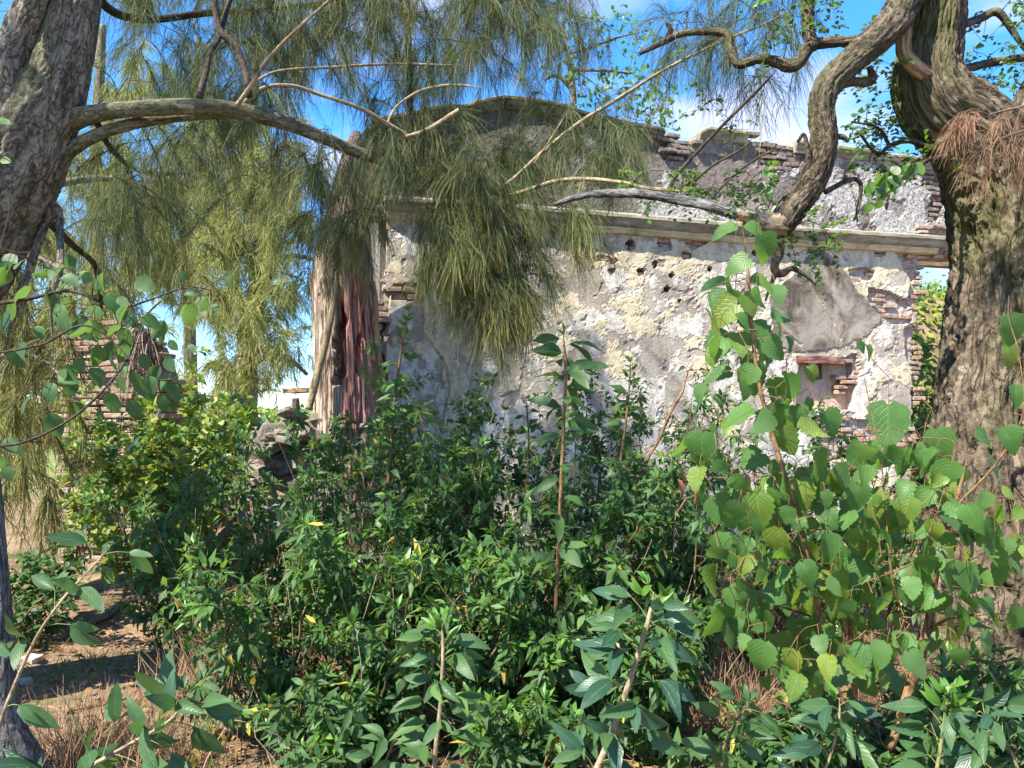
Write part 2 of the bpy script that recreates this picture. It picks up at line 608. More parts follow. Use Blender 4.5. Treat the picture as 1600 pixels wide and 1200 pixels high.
# --- layout of the wall, traced in photograph pixels and cast on the wall plane
open_poly = wpoly([(1440, 396), (1436, 470), (1428, 560), (1424, 640), (1420, 960), (1690, 960), (1690, 396), (1560, 402), (1500, 399), (1476, 386), (1462, 384)])
cement_poly = wpoly([(1260, 405), (1285, 390), (1300, 400), (1325, 425), (1340, 460), (1372, 480), (1373, 500), (1360, 520), (1318, 545), (1258, 553), (1205, 532), (1200, 462), (1238, 430)])
niche_poly = wpoly([(1248, 560), (1312, 561), (1336, 566), (1336, 640), (1244, 640)])
pale_strip = wpoly([(652, 400), (690, 380), (700, 480), (712, 560), (732, 600), (728, 650), (700, 660), (688, 560), (664, 520)])
bare_polys = [wpoly(p) for p in (
    [(1326, 420), (1345, 418), (1366, 424), (1364, 437), (1340, 440), (1327, 434)],
    [(1356, 450), (1392, 455), (1420, 470), (1424, 505), (1392, 508), (1372, 492), (1356, 470)],
    [(1398, 395), (1445, 395), (1445, 470), (1432, 500), (1416, 470), (1424, 440)],
    [(1412, 512), (1440, 500), (1440, 640), (1426, 640), (1424, 580), (1414, 550)],
    [(1312, 562), (1338, 552), (1348, 590), (1330, 620), (1312, 620)],
    [(1270, 650), (1424, 660), (1424, 720), (1290, 720)],
    [(1436, 352), (1600, 372), (1600, 410), (1436, 400)],
    [(1062, 376), (1100, 362), (1108, 380), (1080, 392)],
    [(612, 446), (648, 440), (660, 456), (640, 470), (612, 466)],
    [(585, 450), (612, 455), (606, 540), (604, 650), (585, 650)],
    [(925, 398), (968, 404), (960, 412), (928, 408)],
    [(1030, 372), (1046, 372), (1048, 392), (1030, 392)],
    [(1368, 375), (1382, 375), (1384, 400), (1366, 402)])]
hole_px = [(984, 382, 7), (1034, 377, 6), (1072, 398, 7), (965, 360, 5), (901, 403, 4), (956, 424, 5), (1001, 425, 6), (1023, 413, 5),
           (958, 346, 4), (1095, 371, 5), (653, 448, 7), (1043, 452, 4), (1376, 390, 6), (930, 350, 4), (1150, 372, 4), (1005, 352, 4),
           (1180, 395, 5), (1050, 430, 4), (1110, 420, 4), (1062, 470, 3)]

STEP = .0165
s_max = wpx(1690, 500)[0]
h_cor = 3.70                                     # underside of the cornice
s_ax = np.arange(-.02, s_max, STEP)
h_ax = np.arange(-.3, h_cor + .06, STEP)
S, H = np.meshgrid(s_ax, h_ax)
# ragged outlines: jitter the coordinates used for the traced shapes
js = S + .035 * fbm(S * 6, H * 6, 3.3, 4); jh = H + .035 * fbm(S * 6, H * 6, 8.3, 4)
js2 = S + .05 * fbm(S * 3, H * 9, 1.3, 3)
valid = ~inpoly(js2, jh, open_poly) & (S > .03 + .07 * (fbm(S * 0, H * 5, 4.4, 3) + .4))
cement = inpoly(js + .05 * fbm(S * 2.5, H * 2.5, 41.0, 3), jh + .07 * fbm(S * 2.5, H * 2.5, 47.0, 4), cement_poly)
niche = inpoly(S, H, niche_poly)
strip = inpoly(js, jh, pale_strip)
bare = np.zeros_like(S)
for p in bare_polys:
    bare = np.maximum(bare, inpoly(js, jh, p))
holes = np.zeros_like(S)
for x, y, r in hole_px:
    a, b = wpx(x, y)
    rr = r * 8.2 / F
    q = np.hypot((S - a) / 1.1, H - b) / rr + .6 * fbm(S * 16, H * 16, 6.6, 3)
    holes = np.maximum(holes, 1 - sstep(.75, 1.05, q))
# coats of limewash and old ochre paint, flaked off in islands
k1 = fbm(S * 1.6, H * 1.6, 11.0, 2)
wf = fbm(S * 4.2 + 4, H * 4.2, 2.0, 6, .62) + .30 * k1 + .04 - .28 * sstep(wpx(1320, 500)[0], wpx(1400, 500)[0], S)
white = sstep(.0, .03, wf) * (1 - cement)
of = fbm(S * 4.2 - 3, H * 4.2 + 8, 7.0, 6, .6) - .20 + .45 * sstep(h_cor - .45, h_cor - .05, H) + .18 * sstep(wpx(900, 400)[0], wpx(1050, 400)[0], S) * sstep(2.2, 2.9, H)
ochre = sstep(.0, .03, of) * (1 - cement)
pit = sstep(.28, .36, fbm(S * 5 + 9, H * 5, 4.0, 4, .6)) * (1 - cement)
ochre = np.maximum(ochre, strip * .9)
fine = fbm(S * 26, H * 26, 9.0, 4, .6)
disp = (.0025 * fine * (1 - .6 * cement) + .020 * fbm(S * 1.1, H * 1.1, 20.0, 3) + .004 * white + .005 * ochre - .010 * pit
        + .014 * cement - .050 * bare * (1 - niche) - .13 * holes - .15 * niche + .010 * strip)
crack = np.zeros_like(S)
for pts in ([(1262, 440), (1285, 480), (1300, 505), (1312, 530)], [(1225, 520), (1250, 540)], [(688, 560), (700, 600), (690, 650)]):
    pl = catmull(wpoly(pts), 120)
    d2 = np.full(S.shape, 9.0)
    sub = (np.abs(S - pl[:, 0].mean()) < 1.2)
    ss, hh = js[sub], jh[sub]
    dd = np.full(ss.shape, 9.0)
    for a, b in pl:
        dd = np.minimum(dd, np.hypot(ss - a, hh - b))
    d2[sub] = dd
    crack = np.maximum(crack, 1 - sstep(.008, .022, d2))
disp -= .014 * crack

t = NT("peeling_limewashed_plaster")
pos = t.geo()
grit = t.noise(pos, 55, 6, .7)
big = t.noise(pos, 2.2, 5, .6)
base = t.ramp(t.math('ADD', t.math('MULTIPLY', grit, .55), t.math('MULTIPLY', big, .45)), [(.38, (.20, .172, .138)), (.5, (.36, .318, .26)), (.62, (.51, .46, .39))])
whitec = t.ramp(t.noise(pos, 12, 6, .65), [(.36, (.37, .34, .295)), (.5, (.55, .515, .455)), (.64, (.68, .65, .595))])
ochrec = t.ramp(t.noise(pos, 14, 6, .65, loc=(3, 3, 3)), [(.34, (.40, .33, .22)), (.52, (.58, .50, .345)), (.7, (.64, .58, .45))])
col = t.mix(t.attr("white"), base, whitec)
col = t.mix(t.attr("ochre"), col, ochrec)
col = t.mix(t.math('MULTIPLY', t.attr("pit"), .7), col, (.30, .255, .22))
cem = t.ramp(t.noise(pos, 3.2, 9, .7, (1, 1, 1), .8), [(.38, (.085, .068, .052)), (.48, (.175, .15, .12)), (.6, (.33, .295, .25))])
cem = t.mix(t.ramp(t.noise(pos, 90, 2, .5), [(.66, 0.0), (.72, .8)]), cem, (.5, .48, .44))
col = t.mix(t.attr("cement"), col, cem)
mort = t.ramp(t.noise(pos, 30, 5, .65), [(.3, (.30, .25, .2)), (.7, (.5, .44, .38))])
col = t.mix(t.attr("bare"), col, mort)
col = t.mix(t.attr("niche"), col, t.ramp(grit, [(.35, (.42, .28, .2)), (.65, (.62, .47, .38))]))
col = t.mix(t.math('MULTIPLY', t.attr("holes"), .8), col, (.16, .075, .045))
col = t.mix(t.math('MULTIPLY', t.attr("crack"), .7), col, (.34, .27, .2))
# black lichen in freckles and rain streaks
lich = t.ramp(t.noise(pos, 38, 6, .75, loc=(1, 7, 2)), [(.56, 0.0), (.66, 1.0)])
zone = t.ramp(t.noise(pos, 1.5, 4, .6, (1, 1, .7), loc=(8.3, 1, 4)), [(.42, 0.0), (.58, .9)])
col = t.mix(t.math('MULTIPLY', lich, zone), col, (.09, .085, .078))
streak = t.ramp(t.noise(pos, 3.5, 6, .65, (1, 1, .16)), [(.50, 0.0), (.68, .42)])
col = t.mix(streak, col, (.16, .145, .125), 'MIX')
nb = t.math('ADD', t.noise(pos, 120, 4, .7), t.math('MULTIPLY', grit, 1.2))
M['plaster'] = t.out(t.pbr(col, .92, t.bump(nb, .55, .012), .15))
wall = part("wall", slab("wall", s_ax, h_ax, valid, disp, .45, M['plaster'],
            dict(white=white, ochre=ochre, pit=pit, cement=cement.astype(float), bare=bare, niche=niche.astype(float), holes=holes, crack=crack)), house)

# --- parapet, its top traced in the photograph
top_px = [(560, 204), (575, 198), (640, 186), (680, 176), (720, 175), (786, 161), (835, 165), (870, 172), (915, 186), (985, 202), (1031, 209), (1046, 222), (1062, 228),
          (1080, 224), (1092, 214), (1106, 208), (1200, 220), (1212, 224), (1300, 237), (1400, 250), (1500, 264), (1690, 288)]
top = np.array(wpoly(top_px))
h_ax2 = np.arange(h_cor - .02, top[:, 1].max() + .05, STEP)
s_ax2 = np.arange(-.16, s_max, STEP)
S, H = np.meshgrid(s_ax2, h_ax2)
tline = np.interp(S + .02 * fbm(S * 9, H * 0, 2.0, 3), top[:, 0], top[:, 1]) + .018 * fbm(S * 12, H * 0, 5.0, 3)
validp = H < tline
js = S + .04 * fbm(S * 6, H * 6, 3.3, 4); jh = H + .04 * fbm(S * 6, H * 6, 8.3, 4)
bare2_px = [[(1190, 222), (1250, 226), (1262, 240), (1248, 262), (1200, 268), (1184, 250)],
            [(1440, 264), (1482, 270), (1478, 300), (1468, 345), (1452, 345), (1458, 300), (1440, 290)],
            [(1030, 214), (1082, 224), (1076, 250), (1036, 250)]]
bare2 = np.zeros_like(S)
for p in bare2_px:
    bare2 = np.maximum(bare2, inpoly(js, jh, wpoly(p)))
panel = inpoly(js, jh, wpoly([(1066, 236), (1190, 246), (1192, 330), (1070, 322)]))
wf = fbm(S * 3.0 + 14, H * 3.0, 2.0, 6, .6) - .05 + .15 * sstep(wpx(1180, 300)[0], wpx(1300, 300)[0], S)
white2 = sstep(0, .04, wf)
pit2 = sstep(.24, .32, fbm(S * 4 + 9, H * 4, 14.0, 5, .6))
crk = np.zeros_like(S)
for pts in ([(1320, 275), (1332, 290), (1340, 320), (1340, 345)], [(1384, 300), (1392, 312), (1388, 330)], [(1470, 270), (1462, 300), (1452, 345)]):
    dd = np.full(S.shape, 9.0)
    for a, b in catmull(wpoly(pts), 90):
        sub = (np.abs(S - a) < .12) & (np.abs(H - b) < .12)
        dd[sub] = np.minimum(dd[sub], np.hypot(js[sub] - a, jh[sub] - b))
    crk = np.maximum(crk, 1 - sstep(.01, .026, dd))
disp2 = .008 * fbm(S * 24, H * 24, 9.0, 4, .6) + .02 * fbm(S, H, 30.0, 3) + .008 * white2 - .016 * pit2 - .055 * bare2 - .03 * crk - .015 * panel - .01
t = NT("grey_lichened_plaster")
pos = t.geo()
grit = t.noise(pos, 45, 7, .72)
big = t.noise(pos, 1.6, 5, .6)
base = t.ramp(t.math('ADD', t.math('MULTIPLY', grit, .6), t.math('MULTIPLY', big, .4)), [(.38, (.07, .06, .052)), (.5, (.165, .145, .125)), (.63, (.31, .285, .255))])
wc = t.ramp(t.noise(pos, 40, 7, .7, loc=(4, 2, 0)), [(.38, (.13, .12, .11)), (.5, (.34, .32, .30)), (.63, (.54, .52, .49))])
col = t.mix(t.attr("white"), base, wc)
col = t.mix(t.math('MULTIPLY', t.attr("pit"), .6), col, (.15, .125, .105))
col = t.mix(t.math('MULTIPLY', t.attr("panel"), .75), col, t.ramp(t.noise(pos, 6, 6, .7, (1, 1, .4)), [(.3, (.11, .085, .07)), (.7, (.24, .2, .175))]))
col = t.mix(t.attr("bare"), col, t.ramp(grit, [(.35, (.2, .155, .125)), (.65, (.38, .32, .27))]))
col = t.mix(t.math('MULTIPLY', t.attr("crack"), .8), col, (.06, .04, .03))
col = t.mix(t.math('MULTIPLY', t.attr("lichen_shade"), .7), col, t.ramp(grit, [(.38, (.030, .030, .018)), (.62, (.105, .10, .065))]))  # left part darkened: lichen, and shade put into the colour
M['parapet'] = t.out(t.pbr(col, .95, t.bump(t.math('ADD', grit, t.noise(pos, 130, 3, .7)), .6, .012), .12))
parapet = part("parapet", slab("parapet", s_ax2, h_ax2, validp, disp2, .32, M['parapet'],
               dict(white=white2, pit=pit2, bare=bare2, panel=panel.astype(float), crack=crk, lichen_shade=sstep(wpx(1050, 250)[0], wpx(930, 250)[0], S + .25 * fbm(S * 2, H * 2, 51.0, 4)))), house)

# --- mouldings
t = NT("weathered_moulding")
pos = t.geo()
col = t.ramp(t.noise(pos, 9, 8, .7, (.35, .35, 1.6)), [(.3, (.13, .115, .088)), (.5, (.29, .26, .20)), (.7, (.46, .42, .33))])
col = t.mix(t.ramp(t.noise(pos, 3, 5, .6), [(.5, 0.0), (.68, .6)]), col, (.13, .135, .06))
M['moulding'] = t.out(t.pbr(col, .95, t.bump(t.noise(pos, 70, 6, .7), .6, .012), .1))
t = NT("coping_lichen_shade")  # left coping: dark lichen together with shade painted into the tone
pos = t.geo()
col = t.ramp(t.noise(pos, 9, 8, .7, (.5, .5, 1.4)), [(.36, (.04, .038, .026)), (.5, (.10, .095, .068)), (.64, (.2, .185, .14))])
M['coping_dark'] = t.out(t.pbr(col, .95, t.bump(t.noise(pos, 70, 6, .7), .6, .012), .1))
t = NT("ochre_moulding")
pos = t.geo()
col = t.ramp(t.noise(pos, 8, 8, .7, (.5, .5, 1.2)), [(.3, (.34, .27, .13)), (.5, (.52, .44, .26)), (.7, (.62, .57, .43))])
col = t.mix(t.ramp(t.noise(pos, 6, 6, .7, loc=(4, 4, 4)), [(.52, 0.0), (.66, .7)]), col, (.2, .17, .1))
M['ochre_mould'] = t.out(t.pbr(col, .9, t.bump(t.noise(pos, 60, 6, .7), .4, .01), .1))


def sweep(name, prof, ss, hh, mat, jit=.006, seed=1.0):
    """a moulding: profile rows (out, up) carried along the wall, chipped"""
    prof = np.array(prof, float)
    n, k = len(ss), len(prof)
    SS = np.repeat(np.asarray(ss)[:, None], k, 1)
    HH = np.asarray(hh)[:, None] + prof[None, :, 1]
    OO = np.repeat(prof[None, :, 0], n, 0)
    chip = fbm(SS * 7, HH * 14, seed, 4, .6)
    OO = OO + np.where(OO > .02, jit * 1.5 * chip - .03 * np.clip(chip - .25, 0, 1), 0)
    HH = HH + jit * fbm(SS * 8, OO * 30, seed + 5, 3)
    v = WL(SS, HH, OO).reshape(-1, 3)
    i, j = np.meshgrid(np.arange(n - 1), np.arange(k - 1), indexing='ij')
    a = (i * k + j).ravel()
    f = np.stack([a, a + 1, a + k + 1, a + k], 1)
    vs = [v]; nv = len(v); tri = []
    for end, flip in ((0, 0), (n - 1, 1)):
        vs.append(v[end * k:(end + 1) * k].mean(0)[None])
        for q in range(k - 1):
            x, y = end * k + q, end * k + q + 1
            tri.append((nv, y, x) if not flip else (nv, x, y))
        nv += 1
    return mesh_np(name, np.vstack(vs), [f, np.array(tri)], mat, smooth=False)


cs0, cs1 = wpx(600, 340)[0], wpx(1470, 350)[0]
cs = np.linspace(cs0, cs1, 420)
drop = .010 * np.sin(cs * 1.1)
part("cornice", sweep("cornice", [(-.05, .145), (.13, .14), (.15, .12), (.15, .085), (.125, .075), (.11, .05), (.10, .02), (.07, .0), (-.05, .0)],
     cs, h_cor + .02 + drop, M['moulding'], .006, 2.0), house)
part("bed_moulding", sweep("bed_moulding", [(-.05, .02), (.062, .018), (.066, -.005), (.05, -.025), (.045, -.045), (.03, -.055), (-.05, -.06)],
     cs[:-6], h_cor + drop[:-6], M['ochre_mould'], .006, 7.0), house)
rng = np.random.default_rng(5)
ends = list(np.arange(-.1, wpx(1036, 215)[0], .36)) + [wpx(1036, 215)[0]]
segs = [(ends[i], ends[i + 1]) for i in range(len(ends) - 1)]
b0 = wpx(1090, 215)[0]
while b0 < s_max - .3:
    b1 = b0 + rng.uniform(.42, .7)
    segs.append((b0, min(b1, s_max - .02)))
    b0 = b1
gap_lo, gap_hi = wpx(1190, 225)[0], wpx(1232, 225)[0]
for i, (a, b) in enumerate(segs):
    if gap_lo < (a + b) / 2 < gap_hi:
        continue
    ss = np.linspace(a + .006, b - .006, 26)
    hh = np.interp(ss, top[:, 0], top[:, 1]) - .012 + rng.uniform(-.008, .008)
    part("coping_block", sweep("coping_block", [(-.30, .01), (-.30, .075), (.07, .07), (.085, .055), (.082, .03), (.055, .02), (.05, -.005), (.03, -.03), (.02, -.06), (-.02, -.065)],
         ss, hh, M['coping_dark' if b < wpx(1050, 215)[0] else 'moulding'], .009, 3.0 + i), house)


# --- bricks
def brick_meshes(name, mat, n=6, seed=1, chip=.12):
    r = np.random.default_rng(seed)
    out = []
    for k in range(n):
        b = .07
        xs = [-.5, -.5 + b, .5 - b, .5]
        vs = []
        for sx_ in (-1, 1):
            for sy in (-1, 1):
                for sz in (-1, 1):
                    c = np.array([sx_, sy, sz]) * .5
                    for axn in range(3):
                        q = c.copy()
                        for o_ in range(3):
                            if o_ != axn:
                                q[o_] -= np.sign(q[o_]) * (.045 if o_ == 0 else .13)
                        vs.append(q)
        vs = np.array(vs) + r.normal(0, .022, (24, 3)) * np.array([.6, 1, 1.3])
        import bmesh
        bm = bmesh.new()
        for q in vs: bm.verts.new(q)
        bmesh.ops.convex_hull(bm, input=bm.verts)
        me = bpy.data.meshes.new(name)
        bm.to_mesh(me); bm.free()
        me.materials.append(mat)
        out.append(me)
    return out


def brick_mat(name, c, rough=.92):
    t = NT(name)
    rnd = t.n("ObjectInfo").outputs["Random"]
    pos = t.geo()
    col = t.ramp(rnd, [(0, c[0]), (.4, c[1]), (.75, c[2]), (1, c[3])])
    col = t.mix(t.ramp(t.noise(pos, 22, 6, .7), [(.38, 0.0), (.62, .85)]), col, c[4])
    col = t.mix(t.ramp(t.noise(pos, 50, 4, .7, loc=(3, 2, 1)), [(.5, 0.0), (.75, .6)]), col, tuple(x * .45 for x in c[0]))
    return t.out(t.pbr(col, rough, t.bump(t.noise(pos, 60, 6, .7), .8, .015), .1))


M['brick'] = brick_mat('old_brick', [(.20, .085, .052), (.29, .135, .08), (.34, .21, .14), (.30, .23, .18), (.46, .40, .34)])
M['brick_grey'] = brick_mat('sooty_brick', [(.105, .075, .06), (.16, .105, .085), (.2, .14, .11), (.15, .13, .115), (.3, .265, .24)])
M['brick_sun'] = brick_mat('sunlit_brick', [(.22, .125, .085), (.29, .19, .135), (.35, .26, .19), (.33, .25, .185), (.42, .35, .27)])  # lit copy of the brick, sun on the stump put into the colour
BR = brick_meshes("brick", M['brick'], 6, 3)
BRG = brick_meshes("brick", M['brick_grey'], 6, 4)
BRS = brick_meshes("brick", M['brick_sun'], 6, 6)
brng = np.random.default_rng(11)


def place(me, name, parent, X, Y, Zv, c):
    o = obj(name, me, parent)
    m = Matrix(((X[0], Y[0], Zv[0], c[0]), (X[1], Y[1], Zv[1], c[1]), (X[2], Y[2], Zv[2], c[2]), (0, 0, 0, 1)))
    o.matrix_parent_inverse = Matrix.Translation(-Vector(parent_world(parent)))
    o.matrix_basis = m
    return o


def lay_bricks(poly, meshes, parent, course=.066, length=.25, out=-.012, jit=.018, skip=.05, depth=.12, D=None, Nv=None, org=None):
    D = WD if D is None else D
    Nv = WN if Nv is None else Nv
    org = W0 if org is None else org
    pa = np.array(poly)
    h = math.floor(pa[:, 1].min() / course) * course
    row = 0
    k = 0
    while h < pa[:, 1].max():
        s = pa[:, 0].min() - (length * .5 if row % 2 else 0) - brng.uniform(0, .06)
        while s < pa[:, 0].max() + length / 2:
            L = length * brng.uniform(.55, 1.08)
            if inpoly(s + L / 2, h + course / 2, poly) and brng.random() > skip:
                hh = course * brng.uniform(.66, .94)
                c = org + D * (s + L / 2) + Nv * (out - depth / 2 + brng.normal(0, jit)) + Z * (h + course / 2 + brng.normal(0, .004))
                a = brng.normal(0, .035)
                X = D * math.cos(a) + Z * math.sin(a)
                Zz = Z * math.cos(a) - D * math.sin(a)
                place(meshes[brng.integers(len(meshes))], "brick", parent, X * (L - .012), Nv * depth, Zz * hh, c)
                k += 1
            s += L
        h += course
        row += 1
    return k


for i, p in enumerate(bare_polys):
    if i == 6:
        lay_bricks(p, BR, house, .062, .22, .02, .03, .04, .2)
    else:
        lay_bricks(p, BR, house, .064, .2, -.026, .016, .25)
for p in bare2_px[:2]:
    lay_bricks(wpoly(p), BRG, house, .066, .24, -.016, .012, .05)
lay_bricks(wpoly([(1036, 204), (1090, 214), (1084, 250), (1034, 250)]), BRG, house, .066, .24, .01, .03, .12)
lay_bricks(wpoly([(1150, 200), (1180, 202), (1180, 211), (1150, 208)]), BRG, house, .066, .2, .0, .02, 0)
for x, y, r in hole_px[:9]:                       # a brick end showing at the bottom of the larger holes
    a, b = wpx(x, y + r * .8)
    lay_bricks([(a - .09, b - .03), (a + .09, b - .03), (a + .09, b + .03), (a - .09, b + .03)], BR, house, .06, .17, -.03, .01, 0, .1)

# --- niche with a red lintel beam and a little barred vent
t = NT("red_painted_timber")
pos = t.geo()
col = t.ramp(t.noise(pos, 12, 7, .7, (.4, .4, 3)), [(.36, (.10, .045, .035)), (.5, (.2, .09, .07)), (.66, (.36, .25, .2))])
M['red_timber'] = t.out(t.pbr(col, .85, t.bump(t.noise(pos, 40, 5, .6, (.4, .4, 3)), .5, .01), .2))
t = NT("rusty_iron")
M['iron'] = t.out(t.pbr(t.ramp(t.noise(t.geo(), 40, 5, .7), [(.35, (.05, .03, .022)), (.7, (.17, .085, .05))]), .8, None, .3))
t = NT("beam_timber")
pos = t.geo()
M['beam'] = t.out(t.pbr(t.ramp(t.noise(pos, 10, 7, .7, (.3, 2, 2)), [(.3, (.09, .065, .045)), (.7, (.3, .23, .16))]), .85, t.bump(t.noise(pos, 30, 5, .6), .4, .01), .2))


def wbox(name, s0, s1, h0, h1, o0, o1, mat, parent, jit=.004, seg=8):
    r = np.random.default_rng(int(abs(s0 * 1000)) + int(h0 * 100))
    ss = np.linspace(s0, s1, seg + 1)
    ring = [(h0, o0), (h0, o1), (h1, o1), (h1, o0)]
    v = np.array([WL(s, h, o) + r.normal(0, jit, 3) for s in ss for h, o in ring])
    f = []
    for i in range(seg):
        for j in range(4):
            f.append((i * 4 + j, i * 4 + (j + 1) % 4, i * 4 + 4 + (j + 1) % 4, i * 4 + 4 + j))
    f += [(3, 2, 1, 0), (seg * 4, seg * 4 + 1, seg * 4 + 2, seg * 4 + 3)]
    return part(name, mesh_np(name, v, np.array(f), mat), parent)


a, b = wpx(1243, 556); c, d = wpx(1318, 567)
wbox("lintel_beam", a, c, d - .01, b, -.10, .012, M['red_timber'], house)
a, b = wpx(1275, 566); c, d = wpx(1296, 592)
vent = wbox("vent_window", a, c, d, b - .012, -.22, -.128, M['iron'], house, .002, 2)
for q in range(4):
    s_ = a + (c - a) * (q + .5) / 4
    wbox("bar", s_ - .008, s_ + .008, d + .004, b - .016, -.127, -.108, M['beam'], vent, .001, 2)
# side wall running back from the left corner, and timbers over the doorway
sd = np.array([-WN[0], -WN[1], 0])
sv = []
for q, hh in ((.12, -.3), (.12, 4.55), (4.2, 4.2), (4.2, -.3)):
    sv += [W0 + WD * .02 + sd * q + Z * hh, W0 + WD * .42 + sd * q + Z * hh]
part("side_wall", mesh_np("side_wall", np.array(sv), np.array([(0, 2, 4, 6), (7, 5, 3, 1), (0, 1, 3, 2), (2, 3, 5, 4), (4, 5, 7, 6), (6, 7, 1, 0)]), M['parapet']), house)
for y1, y2, o in ((398, 402, -.9), (408, 417, -1.8)):
    a, b = wpx(1380, y1, o); c, d = wpx(1680, y1 + 14, o)
    hm = (b + d) / 2
    wbox("rafter", a, c, hm - .05, hm + .03, o - .1, o, M['beam'], house, .008, 6)
a, b = wpx(1443, 396)
wbox("door_lintel", a - .02, s_max - .05, b + .02, b + .11, -.43, -.06, M['beam'], house, .012, 20)

# ------------------------------------------------------------------ leaves
def leaf_tpl(kind, rows, cols=2, seed=0):
    r = np.random.default_rng(seed)
    tt = np.linspace(0, 1, rows + 1) if rows > 2 else np.array([0, .42, 1.0])
    if kind == 'lance':
        w = .30 * np.sin(np.pi * tt ** .78) ** .85 * .62
        w[0] = .012
    elif kind == 'oval':
        w = .34 * np.sin(np.pi * tt ** .85) ** .7
        w[0] = .015
    elif kind == 'heart':
        w = .44 * np.sin(np.pi * np.clip(tt * .93 + .07, 0, 1) ** .62) ** .85
        w[0] = .10
    w[-1] = .0
    droop = {'lance': .22, 'oval': .15, 'heart': .24}[kind] * r.uniform(.2, 2.0)
    fold = {'lance': .5, 'oval': .35, 'heart': .28}[kind] * r.uniform(-.3, 2.2)
    us = np.linspace(-1, 1, cols + 1)
    T, U = np.meshgrid(tt, us, indexing='ij')
    Wd = np.repeat(w[:, None], cols + 1, 1)
    x = Wd * U
    if kind == 'heart':       # toothed margin and basal lobes
        edge = (np.abs(U) > .9) & (T > .02) & (T < .97)
        x = x * (1 + np.where(edge, (.045 + .05 * (T > .2)) * np.where((np.arange(rows + 1) % 2)[:, None] == 0, 1, -1) + r.normal(0, .03, U.shape), 0))
        y = T - .10 * (np.abs(U) ** 1.5) * np.exp(-(T / .16) ** 2)
    else:
        y = T + 0
        edge = (np.abs(U) > .9) & (T > .02) & (T < .97)
        x = x * (1 + np.where(edge, r.normal(0, .05, U.shape), 0))
    z = fold * np.abs(x) - droop * T ** 2 * 1.0 + .025 * np.sin(T * 9 + U * 2 + seed) * np.abs(U)
    x = x + .05 * np.sin(T * 3 + seed) * T
    v = np.stack([x, y, z], -1).reshape(-1, 3)
    uv = np.stack([(U + 1) / 2, T], -1).reshape(-1, 2)
    k = cols + 1
    f = np.array([(i * k + j, i * k + j + 1, (i + 1) * k + j + 1, (i + 1) * k + j) for i in range(rows) for j in range(cols)])
    return v, f, uv


TPL = {
    'lance': [leaf_tpl('lance', 6, 2, s) for s in range(5)],
    'lance_lo': [leaf_tpl('lance', 2, 2, s) for s in range(4)],
    'oval': [leaf_tpl('oval', 6, 2, s) for s in range(4)],
    'oval_lo': [leaf_tpl('oval', 3, 2, s) for s in range(4)],
    'heart': [leaf_tpl('heart', 12, 2, s) for s in range(12)],
}
_lm = {}


def leaf_mesh(kind, var, mat):
    key = (kind, var, mat)
    if key not in _lm:
        v, f, uv = TPL[kind][var]
        _lm[key] = mesh_np("leaf", v, f, M[mat], None, uv, smooth=True)
    return _lm[key]


def frames(pos, tip, nor, size):
    """leaf frames: tip direction, face normal -> (N,3,4)"""
    Y = nrm(tip)
    X = nrm(np.cross(Y, nor))
    N = np.cross(X, Y)
    sz = np.asarray(size)[:, None]
    return np.stack([X * sz, Y * sz, N * sz, pos], -1)


def leaf_cloud(name, A, kind, mats, midx, rnd, parent=None, seed=0):
    """all leaves A (N,3,4) joined in one mesh"""
    tp = TPL[kind]
    r = np.random.default_rng(seed)
    var = r.integers(len(tp), size=len(A))
    vs, fs, uvs, rn, mi, o = [], [], [], [], [], 0
    for k, (v, f, uv) in enumerate(tp):
        B = A[var == k]
        if not len(B): continue
        w = np.einsum('nij,vj->nvi', B[:, :, :3], v) + B[:, None, :, 3]
        n = len(B)
        vs.append(w.reshape(-1, 3))
        fs.append((f[None] + (np.arange(n) * len(v))[:, None, None] + o).reshape(-1, 4))
        uvs.append(np.tile(uv, (n, 1)))
        rn.append(np.repeat(rnd[var == k], len(v)))
        mi.append(np.repeat(midx[var == k], len(f)))
        o += n * len(v)
    return mesh_np(name, np.vstack(vs), np.vstack(fs), [M[m] for m in mats], {"rnd": np.concatenate(rn)}, np.vstack(uvs), True, np.concatenate(mi))


def add_leaves(parent, A, kind, mats, midx, limit=300, minpx=10, seed=0, lo=None, name="leaf", stuff="foliage"):
    """the largest-looking leaves as single parts, the rest as one part"""
    r = np.random.default_rng(seed + 77)
    c = A[:, :, 3] + A[:, :, 1] * .5
    x, y, d = project(c)
    L = np.linalg.norm(A[:, :, 1], axis=1) * F / np.maximum(d, .2)
    vis = (x > -20) & (x < 1620) & (y > -20) & (y < 1220) & (d > .3) & (L >= minpx)
    order = np.argsort(-np.where(vis, 1 / np.maximum(d, .3) * (.6 + .8 * r.random(len(d))), -1))
    k = min(limit, int(vis.sum()))
    sel = order[:k]
    rest = order[k:]
    inv = Matrix.Translation(-Vector(parent_world(parent)))
    nv = len(TPL[kind])
    for i in sel:
        m = A[i]
        o = bpy.data.objects.new(name, leaf_mesh(kind, int(r.integers(nv)), mats[int(midx[i])]))
        COL.objects.link(o)
        o.parent = parent
        o.matrix_parent_inverse = inv
        o.matrix_basis = Matrix((*[tuple(float(q) for q in row) for row in m], (0, 0, 0, 1)))
    if len(rest):
        me = leaf_cloud(stuff, A[rest], lo or kind, mats, midx[rest], r.random(len(rest)), seed=seed)
        part(stuff, me, parent, stuff=True)


def clumps(poly, n, rng, per=7, sd=26):
    """points in clumps, so that gaps stay open between them"""
    c = polysample(poly, max(2, n // per), rng)
    q = c[rng.integers(len(c), size=n)] + rng.normal(0, sd, (n, 2)) * np.array([1, .8])
    return q


